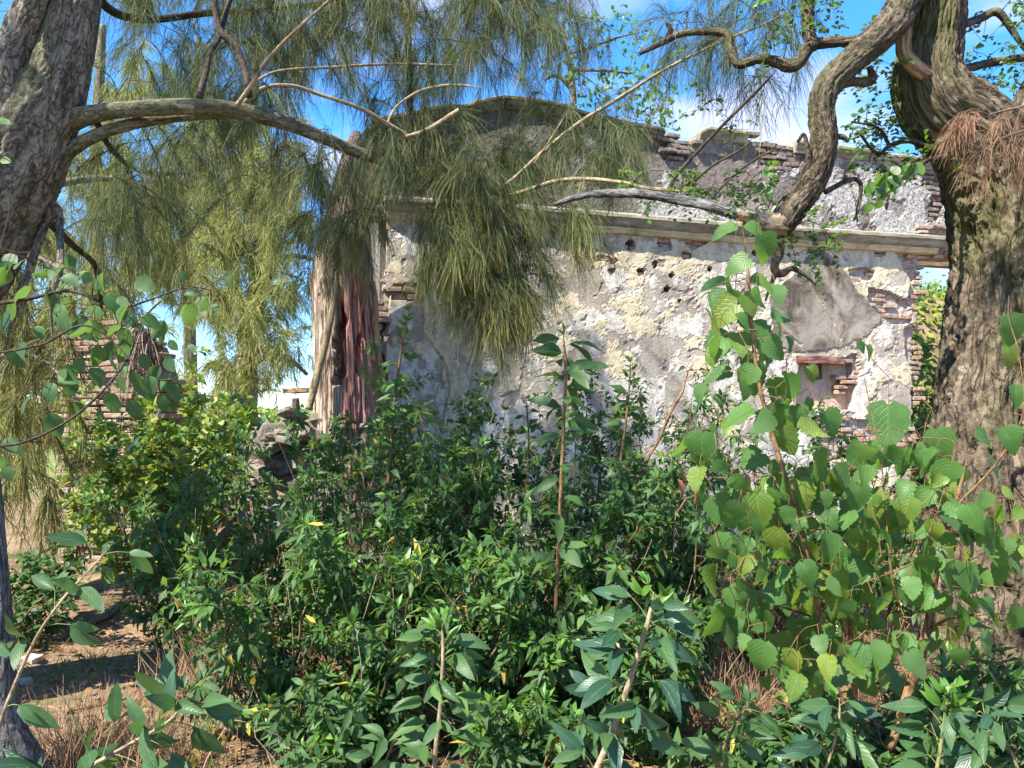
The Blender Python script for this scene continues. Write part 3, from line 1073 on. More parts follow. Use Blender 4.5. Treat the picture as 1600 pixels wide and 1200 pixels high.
def polysample(poly, n, rng):
    p = np.array(poly, float)
    lo, hi = p.min(0), p.max(0)
    out = []
    while len(out) < n:
        q = rng.uniform(lo, hi, (n * 3, 2))
        q = q[inpoly(q[:, 0], q[:, 1], poly)]
        out += list(q)
    return np.array(out[:n])


def grow(skel, targets, rng, r0=.0035, sag=.12, maxlen=3.0):
    """link every target to the nearest wood, nearest first, so that twigs fork off twigs"""
    nodes = np.array(skel, float)
    tubes = []
    tg = np.array(targets, float)
    d0 = np.array([np.min(((nodes - q) ** 2).sum(1)) for q in tg])
    for i in np.argsort(d0):
        q = tg[i]
        dd = ((nodes - q) ** 2).sum(1)
        j = np.argmin(dd)
        a = nodes[j]
        L = math.sqrt(dd[j])
        if L < .03: continue
        m = (a + q) / 2 + np.array([0, 0, sag * L]) + rng.normal(0, .07 * L, 3)
        pts = catmull(np.array([a, m, q]), 6 if L < .6 else 9)
        nodes = np.vstack([nodes, pts[2:]])
        tubes.append(tube(pts, np.linspace(r0 * (1 + 1.2 * min(L, 1.5)), r0 * .5, len(pts)), 4, cap=False))
    return tubes


def needles(starts, dirs, lens, rng, wid=.0016, droop=.9, yellow=0.0, rnd=None):
    """hanging thread-like branchlets: three-point ribbons"""
    n = len(starts)
    d = nrm(dirs)
    dn = np.array([0, 0, -1.0])
    L = lens[:, None]
    p1 = starts + d * L * .4 + dn * L * .06 * droop
    d2 = nrm(d * (1 - .45 * droop) + dn * .75 * droop + rng.normal(0, .08, (n, 3)))
    p2 = p1 + d2 * L * .6
    side = nrm(np.cross(d2, rng.normal(0, 1, (n, 3))))
    w = (wid * rng.uniform(.7, 1.3, n))[:, None]
    v = np.stack([starts - side * w, starts + side * w, p1 + side * w * 1.1, p1 - side * w * 1.1, p2 + side * w * .35, p2 - side * w * .35], 1).reshape(-1, 3)
    b = np.arange(n)[:, None] * 6
    f = np.vstack([b + [0, 1, 2, 3], b + [3, 2, 4, 5]])
    al = np.tile([0, 0, .45, .45, 1, 1], n)
    rr = rng.random(n) if rnd is None else rnd
    return v, f, al, np.repeat(rr, 6), np.repeat(np.broadcast_to(yellow, (n,)), 6)


def spray_set(tops, dirs, length, per, rng, nlen=(.16, .30), wid=.0016, droop=.9, yel=.3, spread=.5):
    """each spray: a drooping twig fringed with needles; returns needle arrays and twig tubes"""
    n = len(tops)
    tw, S, Dr, Y, R = [], [], [], [], []
    tt = np.linspace(0, 1, 6)
    for i in range(n):
        L = length * rng.uniform(.6, 1.25)
        d = nrm(dirs[i])
        pts = tops[i] + d * (tt * L)[:, None] + np.array([0, 0, -1.0]) * (.45 * L * tt ** 2)[:, None]
        tw.append(tube(pts[::2], np.linspace(.0022, .0008, 3), 3, cap=False))
        m = int(per * rng.uniform(.6, 1.3))
        u = rng.random(m) ** .8
        k = np.clip(u * 5, 0, 4.999)
        ii = k.astype(int); fr = (k - ii)[:, None]
        S.append(pts[ii] * (1 - fr) + pts[ii + 1] * fr)
        tg = nrm(pts[ii + 1] - pts[ii])
        Dr.append(tg + rng.normal(0, spread, (m, 3)))
        Y.append(np.full(m, np.clip(yel + rng.normal(0, .3), 0, 1)) * (rng.random(m) < .75))
        R.append(np.clip(rng.random() * .6 + rng.random(m) * .4, 0, 1))
    S = np.vstack(S); Dr = np.vstack(Dr)
    nd = needles(S, Dr, rng.uniform(*nlen, len(S)), rng, wid, droop, np.concatenate(Y), np.concatenate(R))
    return nd, tw


def needle_mesh(name, sets, mat):
    vs, fs, al, rn, ye, o = [], [], [], [], [], 0
    for v, f, a, r, y in sets:
        vs.append(v); fs.append(f + o); al.append(a); rn.append(r); ye.append(y); o += len(v)
    return mesh_np(name, np.vstack(vs), np.vstack(fs), mat, {"along": np.concatenate(al), "rnd": np.concatenate(rn), "yellow": np.concatenate(ye)}, smooth=False)


def rough(amp, ft, fl, seed=0.0, ridge=True):
    """bark relief for a tube: amp as a share of the radius"""
    def fn(T, L, R, p):
        cx, sy = np.cos(T), np.sin(T)
        lump = fbm(cx * 1.2, sy * 1.2, L * 1.4 + seed, 3) * .10
        wob = .35 * fbm(cx * 2, sy * 2, L * 3 + seed, 3)
        n = fbm((cx + wob * sy) * ft, (sy - wob * cx) * ft, L * fl + seed, 4, .55)
        if ridge:
            n = 1 - np.abs(n) * 2.6
            n = np.clip(n, -.6, 1) - .35
        return R * (lump + amp * n + amp * .35 * fbm(cx * ft * 3, sy * ft * 3, L * fl * 4, 3))
    return fn


# ------------------------------------------------------------------ the big tree on the right
RD = 4.05
rt = thing("gnarled_tree", "thick gnarled tree with deeply furrowed bark at the right edge, leaning and forking", "tree", (*P(1580, 1130, RD)[:2], 0))
pts, rad = ppath([(1600, 1240, RD, 165), (1596, 1130, RD, 140), (1585, 980, RD, 122), (1572, 840, RD, 108), (1566, 700, RD, 95), (1566, 560, RD, 82), (1570, 440, RD, 76), (1568, 340, RD, 76),
                  (1552, 262, RD - .02, 72), (1512, 205, RD - .05, 60), (1468, 166, RD - .08, 55), (1450, 120, RD - .08, 48), (1458, 70, RD - .08, 43), (1464, 20, RD - .1, 41), (1460, -80, RD - .1, 38), (1440, -260, RD, 32)], 340)
trunk_pts_r = pts
part("trunk", tube_mesh("trunk", [tube(pts, rad, 210, rough(.12, 8.0, 4.2, 3.0))], M['bark_right']), rt)
pts, rad = ppath([(1572, 330, RD, 52), (1590, 260, RD + .02, 46), (1612, 190, RD + .05, 36), (1640, 110, RD + .1, 28), (1680, -60, RD + .1, 22)], 120)
part("limb", tube_mesh("limb", [tube(pts, rad, 80, rough(.13, 5.5, 5.0, 9.0))], M['bark_right']), rt)
pts, rad = ppath([(1408, 4, RD - .2, 9), (1413, 40, RD - .22, 10), (1412, 78, RD - .22, 10), (1424, 100, RD - .22, 11), (1446, 116, RD - .20, 12), (1470, 130, RD - .10, 11), (1500, 140, RD + .05, 10)], 80)
part("bare_strip", tube_mesh("bare_strip", [tube(pts, rad, 24, rough(.22, 2.2, 6, 4.0))], M['bare_wood']), rt)
limb_rows = [(1450, -60, RD - .15, 26), (1415, 0, RD - .25, 24), (1392, 40, RD - .35, 23), (1335, 92, RD - .42, 20), (1298, 128, RD - .46, 20), (1284, 165, RD - .48, 19), (1288, 225, RD - .5, 19),
             (1272, 280, RD - .5, 20), (1240, 326, RD - .5, 21), (1222, 352, RD - .5, 18), (1213, 366, RD - .5, 10), (1210, 374, RD - .5, 2)]
pts, rad = ppath(limb_rows, 240)
limb_pts = pts
part("limb", tube_mesh("limb", [tube(pts, rad, 64, rough(.2, 5, 9.0, 5.0))], M['bark_limb']), rt)
pts, rad = ppath([(1240, 346, RD - .42, 8), (1218, 352, RD - .5, 17), (1196, 348, RD - .5, 15), (1178, 341, RD - .49, 11), (1150, 334, RD - .47, 7)], 70)
part("broken_elbow", tube_mesh("broken_elbow", [tube(pts, rad, 30, rough(.3, 3.0, 12.0, 8.0))], M['twig_light']), rt)
pts, rad = ppath([(1172, 338, RD - .48, 9), (1140, 332, RD - .45, 8.5), (1100, 320, RD - .4, 8), (1060, 312, RD - .3, 7.5), (1010, 304, RD - .2, 7), (960, 302, RD - .1, 6.5), (910, 306, RD, 5), (866, 320, RD + .1, 3)], 160)
br_pts = pts
part("branch", tube_mesh("branch", [tube(pts, rad, 20, rough(.25, 2.0, 9.0, 2.0))], M['bark_grey']), rt)
dark_rows = [(1400, 0, RD - .3, 11), (1378, 30, RD - .2, 10), (1344, 62, RD - .1, 8), (1290, 66, RD, 8), (1264, 74, RD, 9), (1240, 102, RD + .02, 10), (1190, 92, RD + .05, 7), (1155, 100, RD + .08, 6.5),
             (1141, 77, RD + .1, 6), (1131, 51, RD + .12, 6), (1068, 52, RD + .2, 5), (1040, 64, RD + .25, 4.5), (1000, 84, RD + .3, 3)]
sk_r = [limb_pts[::6], br_pts[::8]]
for rows, r_n in ((dark_rows, 150), ([(1268, 70, RD, 9), (1262, 30, RD + .05, 9), (1268, -30, RD + .1, 9), (1290, -120, RD + .1, 9)], 60),
                  ([(1290, 150, RD - .4, 8), (1320, 130, RD - .4, 7), (1352, 128, RD - .38, 7), (1364, 122, RD - .36, 6), (1358, 104, RD - .36, 4)], 50),
                  ([(1214, 364, RD - .5, 9), (1216, 392, RD - .5, 8), (1210, 420, RD - .5, 6), (1222, 428, RD - .5, 6), (1236, 420, RD - .5, 4), (1258, 430, RD - .5, 2.5), (1275, 446, RD - .5, 1.5)], 60),
                  ([(1214, 424, RD - .5, 5), (1204, 445, RD - .5, 3), (1196, 470, RD - .5, 1.6)], 24),
                  ([(1268, 290, RD - .52, 5), (1258, 214, RD - .55, 3), (1246, 222, RD - .55, 2)], 20),
                  ([(1300, 215, RD - .5, 5), (1316, 214, RD - .5, 4), (1326, 222, RD - .5, 2)], 20),
                  ([(1040, 64, RD + .25, 4), (1048, 46, RD + .25, 4), (1040, 36, RD + .25, 2)], 16),
                  ([(1490, 112, RD, 7), (1540, 100, RD + .2, 6), (1600, 90, RD + .3, 6), (1660, 80, RD + .3, 5)], 40),
                  ([(1500, 40, RD, 7), (1530, 30, RD + .2, 6), (1560, 20, RD + .2, 6), (1590, 60, RD + .2, 4), (1610, 90, RD + .2, 3)], 40),
                  ([(1610, 210, RD, 6), (1590, 190, RD - .1, 4), (1560, 160, RD - .1, 3), (1535, 130, RD - .1, 2)], 30),
                  ([(1290, 300, RD - .5, 4), (1330, 280, RD - .4, 3.5), (1345, 290, RD - .4, 3), (1340, 330, RD - .4, 2.2), (1334, 345, RD - .4, 1.2)], 40),
                  ([(1450, 230, RD - .2, 4), (1420, 220, RD - .2, 4), (1390, 228, RD - .2, 3.4), (1370, 240, RD - .2, 2.5), (1340, 205, RD - .2, 1.5)], 40),
                  ([(1480, 245, RD - .2, 4), (1450, 250, RD - .3, 3.4), (1425, 268, RD - .35, 3), (1400, 285, RD - .35, 2.4), (1385, 300, RD - .35, 1.6)], 40),
                  ([(1390, 228, RD - .2, 3), (1372, 200, RD - .2, 2), (1330, 190, RD - .2, 1.3)], 24)):
    pts, rad = ppath(rows, r_n)
    part("branch", tube_mesh("branch", [tube(pts, rad, 12, rough(.25, 1.6, 12.0, rows[0][0] * .1))], M['bark_limb']), rt)
    sk_r.append(pts[::4])
sk_r = np.vstack(sk_r)
rng = np.random.default_rng(21)
# leafy twigs with small oval leaflets
fol = [([(1000, 110), (1110, 60), (1160, 200), (1090, 250), (1020, 220)], (4.3, 5.0), 16, .5), ([(1170, -40), (1330, -40), (1300, 50), (1190, 60)], (3.9, 4.4), 34, .7),
       ([(1310, 130), (1400, 90), (1420, 210), (1340, 240)], (3.8, 4.2), 30, .5), ([(1330, 190), (1480, 195), (1500, 262), (1400, 285), (1350, 260)], (3.7, 4.1), 38, .5),
       ([(1510, -40), (1640, -40), (1640, 190), (1560, 180), (1520, 100)], (4.0, 4.8), 60, .5), ([(1090, 270), (1230, 262), (1200, 345), (1100, 330)], (3.5, 4.0), 26, .8),
       ([(1225, 365), (1300, 330), (1310, 400), (1230, 420)], (3.4, 3.7), 20, .7), ([(960, 270), (1100, 250), (1100, 330), (980, 310)], (3.7, 4.2), 22, .7), ([(1330, 100), (1420, -30), (1390, 120)], (3.8, 4.3), 14, .6)]
tg, ctrs = [], []
for poly, dr, n, yo in fol:
    q = polysample(poly, n, rng)
    for x, y in q:
        tg.append(P(x, y, rng.uniform(*dr)))
        ctrs.append(yo)
part("twigs", tube_mesh("twigs", grow(sk_r, tg, rng, .0022, .05), M['twig_dark']), rt, stuff=True)
A, mi = [], []
for q, yo in zip(tg, ctrs):
    d = nrm(rng.normal(0, 1, 3) + np.array([0, 0, -.2]))
    nlf = int(rng.integers(9, 17))
    young = rng.random() < .35 * yo
    for k in range(nlf):
        p = q + d * (.022 * (k // 2)) + rng.normal(0, .004, 3) + np.array([0, 0, -.0012 * k * k * .3])
        side = nrm(np.cross(d, Z)) * (1 if k % 2 else -1)
        A.append(frames(p[None], (side + d * .5 + rng.normal(0, .2, 3))[None], (Z + rng.normal(0, .5, 3))[None], np.array([rng.uniform(.02, .036)]))[0])
        mi.append(1 if young else 0)
part("foliage", leaf_cloud("foliage", np.array(A), 'oval_lo', ['leaf_small', 'leaf_young'], np.array(mi), rng.random(len(A)), seed=4), rt, stuff=True)
# brighter spray hanging in front of the parapet
A = []
for x, y in polysample([(1345, 290), (1378, 262), (1450, 245), (1420, 270), (1390, 300), (1376, 330), (1360, 318)], 46, rng):
    A.append(frames(P(x, y, RD - .4 + rng.normal(0, .05))[None], np.array([rng.normal(0, .4), rng.normal(0, .4), -1])[None], (np.array([0, -1, .4]) + rng.normal(0, .5, 3))[None], np.array([rng.uniform(.045, .075)]))[0])
for x, y in polysample([(1180, 268), (1215, 262), (1208, 300), (1180, 296)], 16, rng):
    A.append(frames(P(x, y, RD - .5 + rng.normal(0, .05))[None], np.array([rng.normal(0, .8), rng.normal(0, .4), -.4])[None], (np.array([0, -1, .8]) + rng.normal(0, .5, 3))[None], np.array([rng.uniform(.03, .06)]))[0])
A = np.array(A)
add_leaves(rt, A, 'oval', ['leaf_young', 'leaf_small'], (rng.random(len(A)) < .35).astype(int), 300, 8, 3)

# dead brown frond of casuarina caught in the fork
df = thing("dead_frond", "dead rust brown casuarina frond caught in the fork of the gnarled tree", "dead frond", P(1560, 200, RD - .5))
stalks, tops, dirs_ = [], [], []
for rows in ([(1660, 140, RD - .45, 3), (1600, 165, RD - .5, 2.6), (1545, 180, RD - .52, 2), (1498, 205, RD - .5, 1)], [(1660, 170, RD - .4, 3), (1610, 200, RD - .5, 2.6), (1565, 216, RD - .55, 2), (1530, 240, RD - .55, 1)],
             [(1660, 190, RD - .4, 3), (1620, 226, RD - .5, 2.4), (1596, 246, RD - .5, 1)], [(1545, 180, RD - .52, 1.6), (1520, 170, RD - .55, 1.2), (1505, 178, RD - .55, .8)]):
    pts, rad = ppath(rows, 24)
    stalks.append(tube(pts, rad * .7, 6))
    for k in range(9):
        ii = int(rng.integers(6, 23))
        tops.append(pts[ii]); dirs_.append(nrm(pts[ii] - pts[ii - 2]) * .7 + np.array([0, 0, -.5]) + rng.normal(0, .35, 3))
nd, tw = spray_set(np.array(tops), np.array(dirs_), .10, 42, rng, (.05, .16), .0010, .8, .4, .5)
part("branchlets", needle_mesh("branchlets", [nd], M['needle_dead']), df, stuff=True)
part("stalk", tube_mesh("stalk", stalks + tw, M['dead_wood']), df)

# ------------------------------------------------------------------ the casuarina on the left and overhead
LD = 4.0
lt = thing("casuarina_tree", "large casuarina at the left edge with forked trunk, long lichened limb and drooping needle curtains", "tree", (*P(-110, 1050, LD)[:2], 0))
part("trunk", tube_mesh("trunk", [tube(*ppath([(-200, 1300, LD, 105), (-190, 1000, LD, 95), (-160, 700, LD, 84), (-115, 500, LD, 78), (-62, 400, LD, 76), (-12, 310, LD, 72), (36, 230, LD, 66), (75, 160, LD, 50), (98, 100, LD, 41), (112, 40, LD, 36), (120, -40, LD, 34), (120, -250, LD, 30)], 300), 150, rough(.06, 8, 9.0, 1.0))], M['bark_left']), lt)
part("fork", tube_mesh("fork", [tube(*ppath([(20, 210, LD - .05, 50), (14, 150, LD - .08, 36), (22, 80, LD - .1, 27), (54, 0, LD - .1, 24), (76, -80, LD - .1, 22), (110, -300, LD, 18)], 120), 70, rough(.06, 6, 9.0, 2.0))], M['bark_left']), lt)
main_rows = [(50, 222, LD, 40), (84, 200, LD, 27), (112, 187, LD, 18), (150, 177, LD - .02, 13), (196, 171, LD - .02, 12), (297, 166, LD, 12), (364, 172, LD + .15, 13), (437, 189, LD + .35, 11.5), (500, 213, LD + .55, 10), (560, 238, LD + .75, 9),
             (650, 268, LD + .95, 7.5), (720, 284, LD + 1.05, 6.5), (790, 306, LD + 1.15, 4)]
mp, mr = ppath(main_rows, 260)
part("limb", tube_mesh("limb", [tube(mp, mr, 28, rough(.10, 2.0, 9.0, 6.0, False))], M['bark_branch']), lt)
lp, lr = ppath([(58, 275, LD + .02, 26), (86, 252, LD + .02, 15), (108, 236, LD + .02, 11), (147, 213, LD + .02, 9.5), (210, 193, LD + .05, 8.5), (280, 183, LD + .12, 7), (350, 180, LD + .2, 5)], 120)
part("limb", tube_mesh("limb", [tube(lp, lr, 22, rough(.10, 2.0, 9.0, 7.0, False))], M['bark_branch']), lt)
sk = [mp[20::5], lp[10::5]]
for kind, rows in (
    ('bark_left', [(40, 300, LD + .05, 14), (68, 318, LD + .08, 9), (80, 334, LD + .08, 7), (66, 360, LD + .08, 6.5), (44, 425, LD + .05, 6), (24, 480, LD, 5), (5, 560, LD, 3)]),
    ('bark_left', [(70, 312, LD + .08, 8), (90, 328, LD + .1, 6.5), (93, 352, LD + .1, 6), (94, 420, LD - .1, 5), (80, 470, LD - .1, 3), (84, 560, LD - .1, 2)]),
    ('twig_light', [(370, 165, LD + .1, 5), (395, 130, LD + .1, 4.5), (420, 91, LD + .05, 3.8), (470, 40, LD, 3.2), (515, 0, LD - .05, 3), (580, -70, LD - .1, 2.5)]),
    ('twig_dark', [(311, 154, LD, 5), (322, 110, LD + .1, 4.5), (329, 80, LD + .2, 4.2), (345, 50, LD + .4, 4), (370, -60, LD + .6, 4), (400, -260, LD + .6, 3)]),
    ('twig_dark', [(388, 150, LD + .15, 6), (385, 119, LD + .2, 6), (367, 70, LD + .3, 5.5), (343, 45, LD + .35, 5), (330, -30, LD + .4, 5), (300, -200, LD + .4, 4)]),
    ('twig_light', [(372, 168, LD + .2, 5), (410, 138, LD + .25, 4), (455, 134, LD + .3, 4), (500, 148, LD + .4, 4), (560, 168, LD + .5, 4.4), (600, 190, LD + .6, 4.6), (653, 224, LD + .7, 4.6), (716, 276, LD + .8, 4), (740, 300, LD + .85, 2.5)]),
    ('twig_light', [(604, 196, LD + .6, 2.6), (612, 178, LD + .7, 3), (625, 162, LD + .8, 3.2), (660, 141, LD + .8, 3.4), (709, 133, LD + .8, 3.2), (761, 138, LD + .8, 2.2)]),
    ('twig_light', [(395, 130, LD + .12, 3), (425, 114, LD + .35, 3), (460, 108, LD + .6, 2.8), (520, 105, LD + .7, 3), (585, 101, LD + .75, 3), (642, 100, LD + .8, 2.8), (744, 103, LD + .8, 2)]),
    ('twig_light', [(770, 300, LD + .9, 3), (800, 281, LD + .85, 4), (850, 236, LD + .8, 4.4), (905, 192, LD + .75, 4.4), (960, 158, LD + .7, 4.0), (1040, 108, LD + .6, 3.4), (1130, 64, LD + .5, 3), (1208, 31, LD + .4, 2.4), (1270, -10, LD + .3, 2)]),
    ('twig_light', [(835, 255, LD + .8, 2), (862, 215, LD + .75, 2), (884, 179, LD + .72, 1.6)]),
    ('twig_light', [(790, 306, LD + 1.1, 4), (812, 301, LD + 1.0, 4.6), (870, 283, LD + .8, 4.8), (922, 280, LD + .6, 4.6), (975, 286, LD + .4, 4.4), (1010, 294, LD + .3, 4.4), (1045, 297, LD + .2, 4.2), (1090, 300, LD + .1, 2.6)]),
    ('twig_dark', [(1045, 297, LD + .2, 4), (1060, 270, LD + .2, 3), (1120, 205, LD + .2, 2.6), (1180, 145, LD + .1, 2.4), (1216, 107, LD, 2)]),
    ('twig_dark', [(1112, 310, LD + .1, 2.2), (1140, 280, LD + .1, 2), (1182, 248, LD + .1, 1.6), (1232, 226, LD + .1, 1.2)]),
    ('twig_dark', [(1045, 300, LD + .2, 2.6), (1085, 282, LD + .2, 2.2), (1115, 258, LD + .2, 2), (1160, 232, LD + .2, 1.6), (1178, 214, LD + .2, 1)]),
    ('twig_dark', [(640, 256, LD + .9, 4), (640, 150, LD + 1.2, 5), (638, 60, LD + 1.4, 5), (630, -60, LD + 1.5, 5), (600, -240, LD + 1.4, 4)]),
    ('twig_dark', [(130, -60, LD + .2, 9), (165, 10, LD + .5, 7), (230, 30, LD + .9, 6), (330, 20, LD + 1.3, 5), (470, 10, LD + 1.7, 4.6), (620, -10, LD + 2.0, 4), (800, 0, LD + 2.2, 3), (900, 20, LD + 2.2, 2)]),
    ('twig_dark', [(120, -200, LD, 14), (260, -230, LD + .6, 12), (450, -210, LD + 1.2, 10), (700, -180, LD + 1.6, 8), (900, -140, LD + 1.9, 5), (1100, -60, LD + 1.6, 4), (1230, -20, LD + 1.0, 3)]),
    ('twig_dark', [(150, 190, LD + .1, 5), (180, 240, LD + .6, 4), (230, 270, LD + 1.2, 3.6), (300, 270, LD + 1.6, 3)]),
    ('twig_dark', [(60, 330, LD + .1, 8), (110, 380, LD + .7, 5), (150, 420, LD + 1.3, 4), (160, 500, LD + 1.8, 3)]),
):
    pts, rad = ppath(rows, 70)
    if kind == 'twig_light':
        rad = rad * .72
    rad = rad * np.minimum(1, .12 + 6 * np.linspace(1, 0, 70))
    part("branch", tube_mesh("branch", [tube(pts, rad, 10, rough(.10, 1.5, 10, rows[0][0] * .07, False))], M[kind]), lt)
    sk.append(pts[3::3])
pts, rad = ppath([(634, 214, LD + .66, 3), (668, 203, LD + .68, 4), (718, 172, LD + .66, 4.2)], 14)
part("cut_stub", tube_mesh("cut_stub", [tube(pts, rad, 10)], M['twig_light']), lt)
sk = np.vstack(sk)

rng = np.random.default_rng(31)
# masses of hanging branchlets: photograph outline, depth range, sprays, spray length, needles each, yellow tips, lean
masses = [
    ([(130, -130), (560, -130), (560, 40), (500, 150), (380, 150), (300, 130), (150, 110)], (LD + .5, LD + 2.6), 270, .28, 100, .3, (0, 0)),
    ([(480, -130), (930, -130), (940, 0), (880, 70), (760, 110), (600, 110), (520, 90)], (LD + .8, LD + 2.4), 270, .30, 100, .35, (0, 0)),
    ([(250, 175), (430, 180), (520, 205), (560, 240), (520, 280), (420, 250), (300, 240), (250, 220)], (LD + .3, LD + 1.8), 42, .28, 90, .3, (0, 0)),
    ([(115, 200), (260, 190), (280, 260), (230, 340), (170, 350), (110, 300)], (LD + .3, LD + 2.0), 42, .28, 90, .3, (0, 0)),
    ([(600, 232), (680, 238), (780, 290), (890, 300), (940, 325), (900, 360), (840, 395), (770, 395), (700, 350), (640, 300)], (LD + .7, LD + 1.5), 92, .30, 120, .6, (.22, -.1)),
    ([(640, 330), (700, 340), (800, 400), (860, 400), (820, 440), (740, 450), (680, 400)], (LD + .7, LD + 1.2), 55, .26, 140, .7, (.22, -.1)),
    ([(700, 420), (760, 440), (850, 430), (860, 455), (800, 480), (750, 470)], (LD + .7, LD + 1.1), 26, .18, 90, .7, (.2, -.1)),
    ([(760, 170), (880, 165), (960, 200), (960, 250), (860, 280), (780, 260)], (LD + .7, LD + 1.8), 60, .26, 85, .4, (.2, 0)),
    ([(590, 180), (700, 190), (780, 220), (740, 270), (640, 240), (590, 215)], (LD + .6, LD + 1.5), 60, .26, 90, .3, (.1, 0)),
    ([(500, 235), (620, 245), (640, 300), (600, 350), (520, 340)], (LD + .8, LD + 1.8), 18, .28, 95, .3, (-.05, 0)),
    ([(490, 320), (560, 320), (560, 400), (520, 420)], (LD + 1.5, LD + 2.2), 26, .32, 80, .3, (-.05, 0)),
    ([(1020, -60), (1270, -60), (1280, 20), (1160, 60), (1050, 50)], (LD + .2, LD + 1.4), 60, .26, 60, .1, (-.1, 0)),
    ([(930, 90), (1010, 90), (1040, 150), (960, 180)], (LD + .5, LD + 1.2), 12, .22, 50, .3, (0, 0)),
    ([(1100, 60), (1220, 40), (1260, 100), (1150, 110)], (LD + .3, LD + .9), 26, .22, 45, .05, (0, 0)),
]
tops, nds, twt, opts = [], [], [], []
for poly, dr, n, L, per, yel, lean in masses:
    q = clumps(poly, n, rng) if lean == (0, 0) else clumps(poly, n, rng, 6, 15)
    tp = np.array([P(x, y, rng.uniform(*dr)) for x, y in q])
    dr_ = np.tile([lean[0], lean[1], -.35], (n, 1)) + rng.normal(0, .38, (n, 3))
    nd, tw = spray_set(tp, dr_, L, per, rng, (.09, .34), .0011, .95, yel, .50)
    nds.append(nd); twt += tw; tops.append(tp)
# unseen stretch of the crown, added overhead and placed to shade the thicket
over = np.array([[-3.4, 2.6, 4.9], [-2.6, 2.2, 5.2], [-1.7, 1.9, 5.4], [-.8, 1.7, 5.4]])
op = catmull(np.vstack([P(112, -60, LD), over]), 50)
part("limb", tube_mesh("limb", [tube(op, np.linspace(.07, .02, 50), 12, rough(.1, 2, 8, 2.0, False))], M['bark_branch']), lt)
sk = np.vstack([sk, op[8::3]])
n = 120
tp = np.stack([rng.normal(-2.3, .95, n), rng.normal(2.3, .6, n), rng.uniform(4.6, 5.9, n)], -1)
nd, tw = spray_set(tp, np.tile([0, 0, -.3], (n, 1)) + rng.normal(0, .4, (n, 3)), .3, 60, rng, (.14, .32), .0026, .9, .3, .5)
nds.append(nd); twt += tw; tops.append(tp)
part("twigs", tube_mesh("twigs", grow(sk, np.vstack(tops), rng, .0028, .10) + twt, M['twig_dark']), lt, stuff=True)
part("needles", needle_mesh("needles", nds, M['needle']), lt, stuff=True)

# second casuarina further left: sunlit olive sprays sweeping to the ground
ct = thing("casuarina_tree", "casuarina with low sunlit olive sprays sweeping down at the left edge behind the leafy branch", "tree", (*P(-60, 900, 6.2)[:2], 0))
pts, rad = ppath([(-90, 960, 6.2, 30), (-80, 600, 6.2, 26), (-60, 300, 6.2, 22), (-20, 0, 6.2, 16), (0, -200, 6.2, 10)], 80)
part("trunk", tube_mesh("trunk", [tube(pts, rad, 24, rough(.08, 2, 6, 3.0))], M['bark_left']), ct)
sk2 = [pts[::4]]
for rows in ([(-80, 520, 6.2, 9), (-20, 430, 6.0, 7), (50, 400, 5.8, 5), (110, 430, 5.7, 3)], [(-80, 640, 6.2, 8), (0, 560, 5.9, 5), (60, 560, 5.7, 3), (110, 600, 5.6, 2)],
             [(-70, 400, 6.2, 9), (60, 300, 6.6, 6), (180, 280, 7, 5), (260, 320, 7.2, 3)], [(-84, 740, 6.2, 6), (0, 690, 5.9, 4), (60, 690, 5.8, 2)]):
    p2, r2 = ppath(rows, 40)
    part("limb", tube_mesh("limb", [tube(p2, r2, 10, rough(.1, 1.5, 8, 1.0, False))], M['bark_left']), ct)
    sk2.append(p2[2::2])
nds, twt, tops = [], [], []
for poly, dr, n, L, per, yel in (([(-40, 390), (120, 400), (140, 500), (110, 600), (60, 660), (-40, 640)], (5.4, 6.6), 48, .32, 80, .6),
                                ([(-40, 620), (90, 640), (110, 740), (60, 800), (-40, 800)], (5.2, 6.4), 30, .26, 70, .6),
                                ([(100, 260), (300, 260), (320, 400), (220, 450), (120, 420)], (6.4, 8), 16, .36, 80, .5),
                                ([(-40, 250), (60, 330), (20, 420), (-40, 420)], (5.6, 6.6), 20, .3, 70, .4)):
    q = polysample(poly, n, rng)
    tp = np.array([P(x, y, rng.uniform(*dr)) for x, y in q])
    nd, tw = spray_set(tp, np.tile([0, 0, -.4], (n, 1)) + rng.normal(0, .35, (n, 3)), L, per, rng, (.15, .3), .0022, .95, yel, .42)
    nds.append(nd); twt += tw; tops.append(tp)
part("twigs", tube_mesh("twigs", grow(np.vstack(sk2), np.vstack(tops), rng, .003, .1) + twt, M['twig_dark']), ct, stuff=True)
part("needles", needle_mesh("needles", nds, M['needle_lit']), ct, stuff=True)

